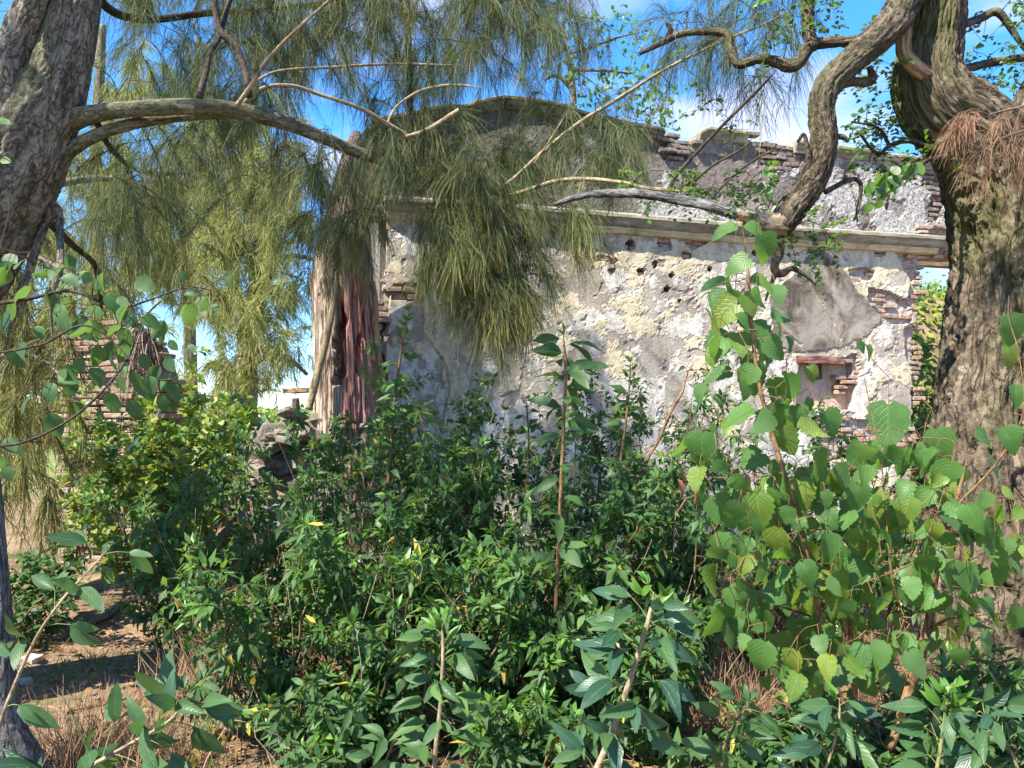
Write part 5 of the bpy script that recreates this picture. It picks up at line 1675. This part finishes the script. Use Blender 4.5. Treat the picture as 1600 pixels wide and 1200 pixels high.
# ------------------------------------------------------------------ mulberry saplings on the right
def mulberry(label, stems, leaves, region, n, seed, drange, size, stemmat='stem_brown', sick=.14, name="mulberry_sapling", cat="sapling", group="mulberry growth", kind='heart', mats=('leaf_mulberry', 'leaf_mulberry_sick', 'leaf_mid')):
    r = np.random.default_rng(seed)
    x, y, d, w = stems[0][0]
    th = thing(name, label, cat, P(x, y, d), group)
    sk = []
    for rows in stems:
        pts, rad = ppath(rows, 50)
        rad = rad * .8 * np.minimum(1, .2 + 5 * np.linspace(1, 0, 50))
        part("stem", tube_mesh("stem", [tube(pts, rad, 8, rough(.1, 1.5, 8, rows[0][0] * .1, False))], M[stemmat]), th)
        sk.append(pts)
    sk = np.vstack(sk)
    pos, tip, nor, siz, mi = [], [], [], [], []
    for x, y, L, *an in leaves:
        d = r.uniform(*drange)
        ang = an[0] if an else r.normal(0, 35)
        td = RT * math.sin(math.radians(ang)) - UP * math.cos(math.radians(ang)) - FW * r.uniform(-.2, .4)
        s = L * .9 * d / F
        pos.append(P(x, y, d) - nrm(td) * s * .5); tip.append(td)
        nor.append(-FW * r.uniform(.4, 1.0) + Z * r.uniform(.2, .9) + RT * r.normal(0, .45))
        siz.append(s); mi.append(1 if r.random() < sick else 0)
    if n:
        for x, y in polysample(region, n, r):
            d = r.uniform(*drange)
            td = np.array([r.normal(0, .55), r.normal(-.1, .4), -1 + r.normal(0, .25)])
            s = r.uniform(*size) * d / F
            pos.append(P(x, y, d)); tip.append(td)
            nor.append(-FW * r.uniform(-.2, 1.0) + Z * r.uniform(.2, 1.0) + r.normal(0, .55, 3))
            siz.append(s); mi.append(1 if r.random() < sick else (2 if r.random() < .25 else 0))
    pos = np.array(pos); tip = np.array(tip); siz = np.array(siz)
    # each leaf hangs by a petiole from a twig
    pet = pos - nrm(tip) * 0 + np.array([0, .0, .0])
    up_ = pos - nrm(tip) * (siz * .35)[:, None] + Z * (siz * .25)[:, None]
    tw = grow(sk, up_, r, .0017, .06)
    for a, b in zip(up_, pet):
        tw.append(tube(np.array([a, (a + b) / 2 + Z * .006, b]), [.0013, .0011, .001], 4, cap=False))
    part("twigs", tube_mesh("twigs", tw, M[stemmat]), th, stuff=True)
    A = frames(pos, tip, np.array(nor), siz)
    add_leaves(th, A, kind, list(mats), np.array(mi), 300, 6, seed)
    return th


MD = 2.75
mulberry("tall mulberry shoot with big toothed heart-shaped leaves standing before the cement patch of the wall",
         [[(1290, 1010, MD + .1, 6), (1260, 860, MD + .1, 6), (1225, 740, MD, 5), (1195, 640, MD, 4.5), (1180, 560, MD, 4), (1172, 480, MD, 3.5), (1168, 420, MD, 3), (1163, 372, MD, 2)]],
         [(1128, 360, 46, -70), (1196, 392, 56, 20), (1182, 366, 44, 60), (1150, 414, 46, -60), (1112, 442, 46, -80), (1192, 446, 44, 70), (1132, 492, 62, -50), (1172, 478, 44, 30), (1122, 545, 66, -55), (1190, 532, 64, 35), (1212, 548, 50, 55),
          (1118, 586, 50, -75), (1178, 596, 62, 20), (1150, 650, 58, -60), (1094, 708, 68, -5), (1064, 704, 38, -20), (1230, 690, 60, 30), (1222, 610, 50, 40), (1245, 655, 46, 10), (1168, 610, 34, 0), (1214, 655, 50, 5), (1270, 585, 30, 20), (1260, 640, 40, -20)],
         [(1092, 430), (1225, 415), (1262, 560), (1290, 640), (1250, 740), (1080, 740), (1110, 560)], 40, 301, (MD - .2, MD + .3), (24, 48), sick=.2)
mulberry("spreading mulberry sapling with orange brown stem before the gnarled trunk",
         [[(1392, 1170, MD + .2, 8), (1425, 1060, MD + .2, 8), (1450, 980, MD + .2, 8), (1458, 920, MD + .2, 7), (1470, 860, MD + .15, 6.5), (1495, 780, MD + .1, 5), (1510, 720, MD + .1, 3)],
          [(1450, 990, MD + .2, 4), (1480, 968, MD + .1, 3), (1530, 960, MD, 2.4), (1570, 960, MD, 1.6)], [(1440, 1020, MD + .2, 3), (1400, 930, MD, 2.4), (1385, 820, MD, 2), (1376, 720, MD, 1.6), (1340, 540, MD, 1.2)],
          [(1495, 790, MD + .1, 3), (1560, 720, MD, 2.5), (1600, 640, MD - .1, 2), (1590, 540, MD - .1, 1.4)]],
         [(1386, 668, 82, -10), (1300, 665, 54, 20), (1348, 545, 26, 60), (1358, 552, 28, 20), (1470, 700, 64, 10), (1475, 745, 56, -20), (1540, 690, 44, 70), (1560, 740, 50, 40), (1585, 520, 60, 10), (1580, 560, 44, 20), (1590, 620, 40, 0),
          (1540, 840, 56, 30), (1590, 860, 46, 0), (1480, 855, 44, 10), (1520, 955, 44, 0), (1545, 1010, 46, 20), (1590, 970, 50, -10), (1500, 1030, 36, 10), (1580, 690, 50, 20)],
         [(1330, 690), (1440, 680), (1500, 720), (1600, 760), (1600, 940), (1500, 1000), (1400, 1060), (1320, 1090), (1300, 960), (1310, 800)], 150, 302, (MD - .25, MD + .4), (24, 50), sick=.2)
mulberry("lower mulberry sapling crowded with drooping leaves right of the thicket",
         [[(1336, 1130, MD + .3, 6), (1334, 1040, MD + .3, 6), (1326, 940, MD + .3, 5), (1330, 840, MD + .3, 4), (1310, 740, MD + .2, 3)], [(1328, 960, MD + .3, 4), (1260, 960, MD + .2, 3), (1190, 930, MD + .1, 3), (1150, 890, MD + .1, 2)],
          [(1326, 900, MD + .3, 3.4), (1250, 860, MD + .2, 3), (1200, 800, MD + .1, 2.4), (1150, 760, MD, 1.8)]],
         [(1186, 800, 62, 5), (1132, 802, 62, 30), (1140, 862, 66, 20), (1220, 850, 58, 10), (1120, 980, 72, -10), (1090, 770, 44, 30), (1175, 960, 30, 0), (1255, 775, 56, 10), (1280, 730, 60, 5), (1295, 860, 54, 0), (1190, 1030, 60, -10), (1230, 1050, 60, 10), (1270, 990, 70, 5)],
         [(1110, 760), (1200, 720), (1320, 720), (1390, 800), (1390, 1040), (1300, 1090), (1200, 1070), (1150, 980), (1110, 880)], 165, 303, (MD - .15, MD + .6), (24, 50), sick=.2)
# leafy bough hanging in from the left
mulberry("leafy hackberry bough reaching in from the left edge above the track",
         [[(-60, 480, 2.6, 5), (30, 470, 2.6, 4), (110, 455, 2.6, 3), (180, 480, 2.6, 3), (230, 470, 2.6, 2), (290, 450, 2.6, 1.4), (330, 470, 2.6, 1)], [(-60, 700, 2.5, 4), (40, 690, 2.5, 3), (130, 640, 2.5, 2.4), (200, 560, 2.55, 2), (215, 500, 2.6, 1.5)],
          [(-60, 560, 2.5, 3), (60, 540, 2.5, 2.4), (140, 510, 2.5, 2), (240, 590, 2.5, 1.6), (300, 580, 2.5, 1)]],
         [(16, 405, 34, 60), (12, 424, 40, -40), (108, 410, 30, 10), (108, 440, 40, 70), (160, 445, 44, 0), (225, 445, 44, 60), (130, 434, 34, 70), (180, 480, 54, 40), (80, 465, 34, 10), (150, 485, 34, 60), (130, 515, 46, 30), (150, 518, 40, 0),
          (195, 530, 44, 10), (235, 505, 38, 60), (265, 570, 34, 40), (22, 560, 44, 30), (108, 590, 40, 60), (150, 590, 40, 30), (175, 565, 40, 0), (230, 612, 40, 30), (268, 614, 40, 40), (255, 630, 30, 20), (175, 630, 40, 20), (85, 665, 46, 20), (28, 700, 50, 10),
          (120, 640, 30, 10), (298, 460, 26, 80), (318, 470, 28, 70), (312, 488, 28, 60), (336, 480, 26, 80), (360, 440, 26, 0), (360, 428, 20, 60), (285, 430, 20, 50), (210, 500, 36, 20), (225, 565, 30, 10), (14, 740, 30, 20), (60, 520, 30, 40), (270, 540, 24, 40), (300, 545, 22, 50), (190, 600, 34, 10), (210, 640, 36, 30), (8, 250, 22, 80), (6, 190, 24, 70)],
         [(0, 400), (230, 420), (340, 460), (300, 560), (270, 640), (160, 640), (60, 600), (0, 720)], 42, 304, (2.4, 2.85), (22, 42), 'twig_dark', .25, "hackberry_bough", "bough", kind='oval', mats=('leaf_dark', 'leaf_mid', 'leaf_mid'))
# dry curled leaves caught in the twigs
for lab, spots in (("bundle of dry curled brown leaves dangling left of the lower mulberry", [(1062, 742), (1070, 756), (1080, 768), (1058, 760)]),
                   ("dry curled brown leaf hanging singly among the mulberry leaves", [(1158, 742), (1166, 752)])):
    q = thing("dry_leaves", lab, "dry leaves", P(*spots[0], MD))
    A = frames(np.array([P(x, y - 12, MD) for x, y in spots]), np.array([[rng.normal(.3, .2), 0, -1] for _ in spots]), np.array([[rng.normal(1, .4), -1, .2] for _ in spots]), np.array([.085] * len(spots)))
    add_leaves(q, A, 'lance', ['leaf_brown'], np.zeros(len(spots), int), 300, 2, 7)
# yellowed leaves low in the thicket
q = thing("yellowed_leaves", "cluster of yellowed dying leaves low at the front left of the thicket", "leaves", P(385, 1110, 3.4))
spots = [(372, 1118), (386, 1100), (388, 1128), (346, 1146), (338, 1136), (396, 1058), (304, 1170), (300, 1186), (358, 1022), (394, 1120)]
A = frames(np.array([P(x, y, 3.4) for x, y in spots]), np.array([[rng.normal(0, .5), rng.normal(0, .3), -1] for _ in spots]), np.array([[rng.normal(0, .6), -1, .4] for _ in spots]), rng.uniform(.05, .075, len(spots)))
add_leaves(q, A, 'lance', ['leaf_yellow'], np.zeros(len(spots), int), 300, 2, 8)
tw = [tube(catmull(np.array([P(x, y, 3.4), P(x + 10, y - 30, 3.5), P(365, 1040, 3.6)]), 6), np.linspace(.001, .002, 6), 4, cap=False) for x, y in spots]
part("twigs", tube_mesh("twigs", tw, M['twig_light']), q)

# ------------------------------------------------------------------ sunlit bushes and greenery farther back
BG = "sunlit bushes left of the ruin"
for i, (lab, x, d, y, sprd, nst, L) in enumerate([
    ("bright yellow green bush below the stump of brick wall", 215, 6.8, 600, .55, 8, .09),
    ("yellow green bush between the stump of brick wall and the thicket", 290, 6.4, 640, .50, 8, .09),
    ("pale green bush beyond the end of the brick stump, against the sky", 285, 10, 540, .55, 8, .10),
    ("small leaved bush in the shade at the left edge beside the grey stem", 40, 5.2, 880, .35, 6, .06),
    ("leafy bush left of the rubble heap with the far tree rising behind it", 350, 7.6, 625, .45, 8, .10),
    ("low bush at the far side of the track on the left", 130, 7.6, 610, .55, 7, .08),
    ("bush of small bright leaves behind the rubble heap", 420, 9.0, 660, .5, 6, .09)]):
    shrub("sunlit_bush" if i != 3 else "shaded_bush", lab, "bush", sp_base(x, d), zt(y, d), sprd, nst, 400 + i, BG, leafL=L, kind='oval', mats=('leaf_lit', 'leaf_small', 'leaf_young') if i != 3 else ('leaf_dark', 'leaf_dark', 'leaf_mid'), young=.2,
          ntw=10, per=3, limit=150, droop=.25, yellowing=False, nodes=5)

# overgrown bank seen through the doorway
bank = thing("overgrown_bank", "sunlit bank overgrown with yellow green creepers seen through the doorway on the right", "bank", P(1470, 660, 13))
bs = np.linspace(0, 1, 40)
BX, BY = np.meshgrid(np.linspace(4.6, 16, 70), np.linspace(11.6, 15.5, 40))
hill = (3.95 + .12 * (BX - 7)) * sstep(11.6, 14.2, BY + .5 * fbm(BX * .6, BY * .6, 3, 3)) + .2 * fbm(BX * 1.5, BY * 1.5, 6, 4) - .2
bv = np.stack([BX, BY, hill], -1).reshape(-1, 3)
bi, bj = np.meshgrid(np.arange(39), np.arange(69), indexing='ij')
ba = (bi * 70 + bj).ravel()
part("slope", mesh_np("slope", bv, np.stack([ba, ba + 1, ba + 71, ba + 70], 1), M['soil'], smooth=True), bank)
r = np.random.default_rng(51)
n = 6500
bxr = r.uniform(5.6, 11.5, n); byr = r.uniform(11.6, 15.3, n)
hz = (3.95 + .12 * (bxr - 7)) * sstep(11.6, 14.2, byr + .5 * fbm(bxr * .6, byr * .6, 3, 3)) + .2 * fbm(bxr * 1.5, byr * 1.5, 6, 4) - .2
A = frames(np.stack([bxr, byr, hz + r.exponential(.09, n)], -1), np.stack([r.normal(0, .7, n), r.normal(-.5, .5, n), r.normal(-.3, .5, n)], -1), np.stack([r.normal(0, .5, n), r.normal(-.7, .4, n), np.full(n, .9)], -1), r.uniform(.07, .15, n))
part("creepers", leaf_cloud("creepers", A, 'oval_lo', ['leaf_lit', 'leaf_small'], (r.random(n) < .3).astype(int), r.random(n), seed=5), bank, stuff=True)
shrub("doorway_bush", "dark leafed bush standing inside the doorway before the bank", "bush", tuple(P(1455, 650, 11)[:2]), zt(500, 11), .55, 7, 470, None, .13, 'oval', ('leaf_mid', 'leaf_small', 'leaf_young'), .1, 'stem_brown', 9, 3, 150, yellowing=False)

# young tree growing behind the parapet
wt = thing("parapet_sapling", "spindly small-leaved sapling rising behind the top of the parapet", "sapling", P(890, 260, 9.4))
r = np.random.default_rng(61)
sk = []
for rows in ([(898, 330, 9.4, 7), (896, 185, 9.4, 6), (894, 130, 9.4, 5), (886, 85, 9.4, 4), (880, 40, 9.4, 3), (900, -20, 9.4, 2)], [(894, 140, 9.4, 4), (870, 118, 9.4, 3), (850, 125, 9.4, 2)], [(886, 85, 9.4, 3), (920, 75, 9.4, 2.5), (960, 60, 9.4, 2), (1000, 50, 9.4, 1)],
             [(895, 110, 9.4, 3), (940, 110, 9.4, 2.4), (990, 115, 9.4, 1.5)], [(884, 60, 9.4, 3), (870, 30, 9.4, 2), (880, 0, 9.4, 1)]):
    pts, rad = ppath(rows, 40)
    part("stem", tube_mesh("stem", [tube(pts, rad, 8, rough(.15, 1.5, 4, rows[0][0], False))], M['bark_grey']), wt)
    sk.append(pts[::2])
tg = [P(x, y, 9.4 + r.normal(0, .3)) for poly, n in (([(850, 20), (940, 10), (1030, 30), (1030, 130), (960, 190), (900, 170), (860, 130)], 110), ([(960, 140), (1060, 130), (1050, 210), (980, 200)], 40)) for x, y in polysample(poly, n, r)]
part("twigs", tube_mesh("twigs", grow(np.vstack(sk), tg, r, .004, .05), M['twig_dark']), wt, stuff=True)
A = []
for q in tg:
    m = int(r.integers(3, 8))
    for k in range(m):
        A.append(frames((q + r.normal(0, .07, 3))[None], r.normal(0, 1, 3)[None], (Z + r.normal(0, .6, 3))[None], np.array([r.uniform(.05, .085)]))[0])
A = np.array(A)
part("foliage", leaf_cloud("foliage", A, 'oval_lo', ['leaf_small', 'leaf_young'], (r.random(len(A)) < .3).astype(int), r.random(len(A)), seed=6), wt, stuff=True)

# thin grey trunk at the left edge, foot of the frame
gt = thing("grey_stem_tree", "slender grey trunk cut by the left edge of the picture near the ground", "tree", (*P(0, 1180, 3.2)[:2], 0))
pts, rad = ppath([(30, 1260, 3.2, 60), (18, 1180, 3.2, 36), (6, 1110, 3.2, 22), (2, 1000, 3.2, 18), (-4, 880, 3.2, 14), (-14, 740, 3.2, 12), (-40, 500, 3.2, 11), (-80, 200, 3.2, 9)], 160)
part("trunk", tube_mesh("trunk", [tube(pts, rad, 60, rough(.09, 2.5, 9, 2.0))], M['bark_grey']), gt)

# ------------------------------------------------------------------ on the ground
def log(label, rows, mat, seed):
    x, y, d, w = rows[0]
    o = thing("fallen_branch", label, "fallen branch", P(x, y, d), "fallen wood along the track")
    pts, rad = ppath(rows, 50)
    for i in range(len(pts)):
        pts[i, 2] = max(pts[i, 2], float(ground_z(pts[i, 0], pts[i, 1])) + rad[i] * .6)
    part("wood", tube_mesh("wood", [tube(pts, rad, 14, rough(.2, 2, 5, seed))], M[mat]), o)


def on_ground(x, y):
    dr = FW + RT * ((x - 800) / F) + UP * ((600 - y) / F)
    k = 1.6 / -dr[2]
    for _ in range(8):
        p = EYE + dr * k
        k = (CAM_H - float(ground_z(p[0], p[1]))) / -dr[2]
    return k


def grows(*pts):
    return [(x, y, on_ground(x, y), w) for x, y, w in pts]


log("fallen branch lying across the sunny track, the upper one", grows((72, 900, 5), (100, 888, 5), (130, 872, 4), (160, 862, 3)), 'dead_wood', 1.0)
log("thick fallen branch half sunk in the sunny track, the middle one", grows((120, 985, 6), (160, 975, 7), (200, 962, 7), (235, 955, 5)), 'dead_wood', 2.0)
log("thin pale fallen stick at the back of the track", grows((40, 875, 2), (75, 860, 2), (108, 846, 1.5)), 'twig_light', 3.0)
log("short reddish fallen stick at the front of the track", grows((110, 1110, 4), (140, 1106, 5), (168, 1100, 3)), 'stem_brown', 4.0)
t = NT("white_stone")
M['white_stone'] = t.out(t.pbr(t.ramp(t.noise(t.geo(), 14, 5, .6), [(.3, (.26, .225, .18)), (.7, (.5, .45, .38))]), .8, t.bump(t.noise(t.geo(), 30, 5, .6), .5, .01), .2))
WS = brick_meshes("white_stone", M['white_stone'], 3, 15)
for lab, x, y, s in (("white stone on the track beside the grey stem, the upper of two", 50, 1034, .08), ("white stone on the track beside the grey stem, the lower of two", 40, 1070, .06)):
    d = on_ground(x, y)
    p = P(x, y, d)
    o = obj("white_stone", WS[0])
    o.location = tuple(p + Z * .02); o.scale = (s * 1.3, s, s * .5); o.rotation_euler = (0.1, .05, x)
    tag(o, lab, "stone", "white stones on the track")

r = np.random.default_rng(71)
n = 24000
gx = r.uniform(-5.2, 5.0, n); gy = 2.6 + 7.0 * r.random(n) ** 1.4
gxs = gx * np.clip(gy / 6, .5, 1.3)
p = np.stack([gxs, gy, ground_z(gxs, gy) + .004 + r.exponential(.012, n)], -1)
d = np.stack([r.normal(0, 1, n), r.normal(0, 1, n), np.abs(r.normal(.0, .28, n))], -1)
v, f, al, rn, ye = needles(p, d, r.uniform(.06, .2, n), r, .0015, .28, .5)
v[:, 2] = np.maximum(v[:, 2], ground_z(v[:, 0], v[:, 1]) + .003)
o = obj("needle_litter", needle_mesh("needle_litter", [(v, f, al, rn, ye)], M['litter']))
o["kind"] = "stuff"
tag(o, "brown fallen casuarina needles and dry stalks covering the ground", "needle litter")
# dry upright stalks inside the thicket and thin grass
n = 9000
cl = r.integers(0, 60, n)
cx = r.uniform(-2.2, 3.0, 60); cy = r.uniform(3.4, 6.4, 60)
gx = cx[cl] + r.normal(0, .09, n); gy = cy[cl] + r.normal(0, .09, n)
p = np.stack([gx, gy, ground_z(gx, gy)], -1)
d = np.stack([r.normal(0, .3, n), r.normal(0, .3, n), np.ones(n)], -1)
v, f, al, rn, ye = needles(p, d, r.uniform(.12, .42, n), r, .0016, .35, .6)
o = obj("dry_grass", needle_mesh("dry_grass", [(v, f, al, rn, ye)], M['litter']))
o["kind"] = "stuff"
tag(o, "tufts of dry straw coloured grass under the thicket", "dry grass")
n = 10000
cl = r.integers(0, 150, n)
cx = r.uniform(-6.5, 4, 150); cy = r.uniform(3.2, 12, 150)
gx = cx[cl] + r.normal(0, .10, n); gy = cy[cl] + r.normal(0, .10, n)
p = np.stack([gx, gy, ground_z(gx, gy)], -1)
d = np.stack([r.normal(0, .4, n), r.normal(0, .4, n), np.ones(n)], -1)
v, f, al, rn, ye = needles(p, d, r.uniform(.05, .16, n), r, .0022, .5, .2)
o = obj("grass", needle_mesh("grass", [(v, f, al, rn, ye)], M['grass']))
o["kind"] = "stuff"
tag(o, "thin green grass sprouting through the needle litter", "grass")

# fallen leaves
n = 6000
gx = r.uniform(-5, 4.5, n); gy = 2.8 + 6.5 * r.random(n) ** 1.3
A = frames(np.stack([gx, gy, ground_z(gx, gy) + r.uniform(.006, .03, n)], -1), np.stack([r.normal(0, 1, n), r.normal(0, 1, n), r.normal(0, .2, n)], -1), np.stack([r.normal(0, .4, n), r.normal(0, .4, n), np.ones(n)], -1), r.uniform(.03, .075, n))
o = obj("fallen_leaves", leaf_cloud("fallen_leaves", A, 'oval_lo', ['leaf_brown', 'leaf_yellow'], (r.random(n) < .12).astype(int), r.random(n), seed=12))
o["kind"] = "stuff"
tag(o, "dry brown leaves fallen on the ground", "leaf litter")

# far wood on the horizon
n = 4000
ang = r.uniform(-1.2, 1.2, n)
R_ = r.uniform(110, 135, n)
hh = 3.2 * (1 + .6 * fbm(ang * 14, ang * 0, 2.0, 3)) * r.random(n) ** .6 * (np.abs(ang) < 1.3)
A = frames(np.stack([R_ * np.sin(ang), R_ * np.cos(ang), hh - .3], -1), r.normal(0, 1, (n, 3)), np.stack([r.normal(0, .5, n), np.full(n, -.6), np.ones(n)], -1), r.uniform(.9, 1.9, n))
o = obj("far_wood", leaf_cloud("far_wood", A, 'oval_lo', ['leaf_small', 'leaf_lit'], (r.random(n) < .35).astype(int), r.random(n), seed=9))
o["kind"] = "stuff"
tag(o, "low line of far-off trees and hedges along the horizon", "far wood")
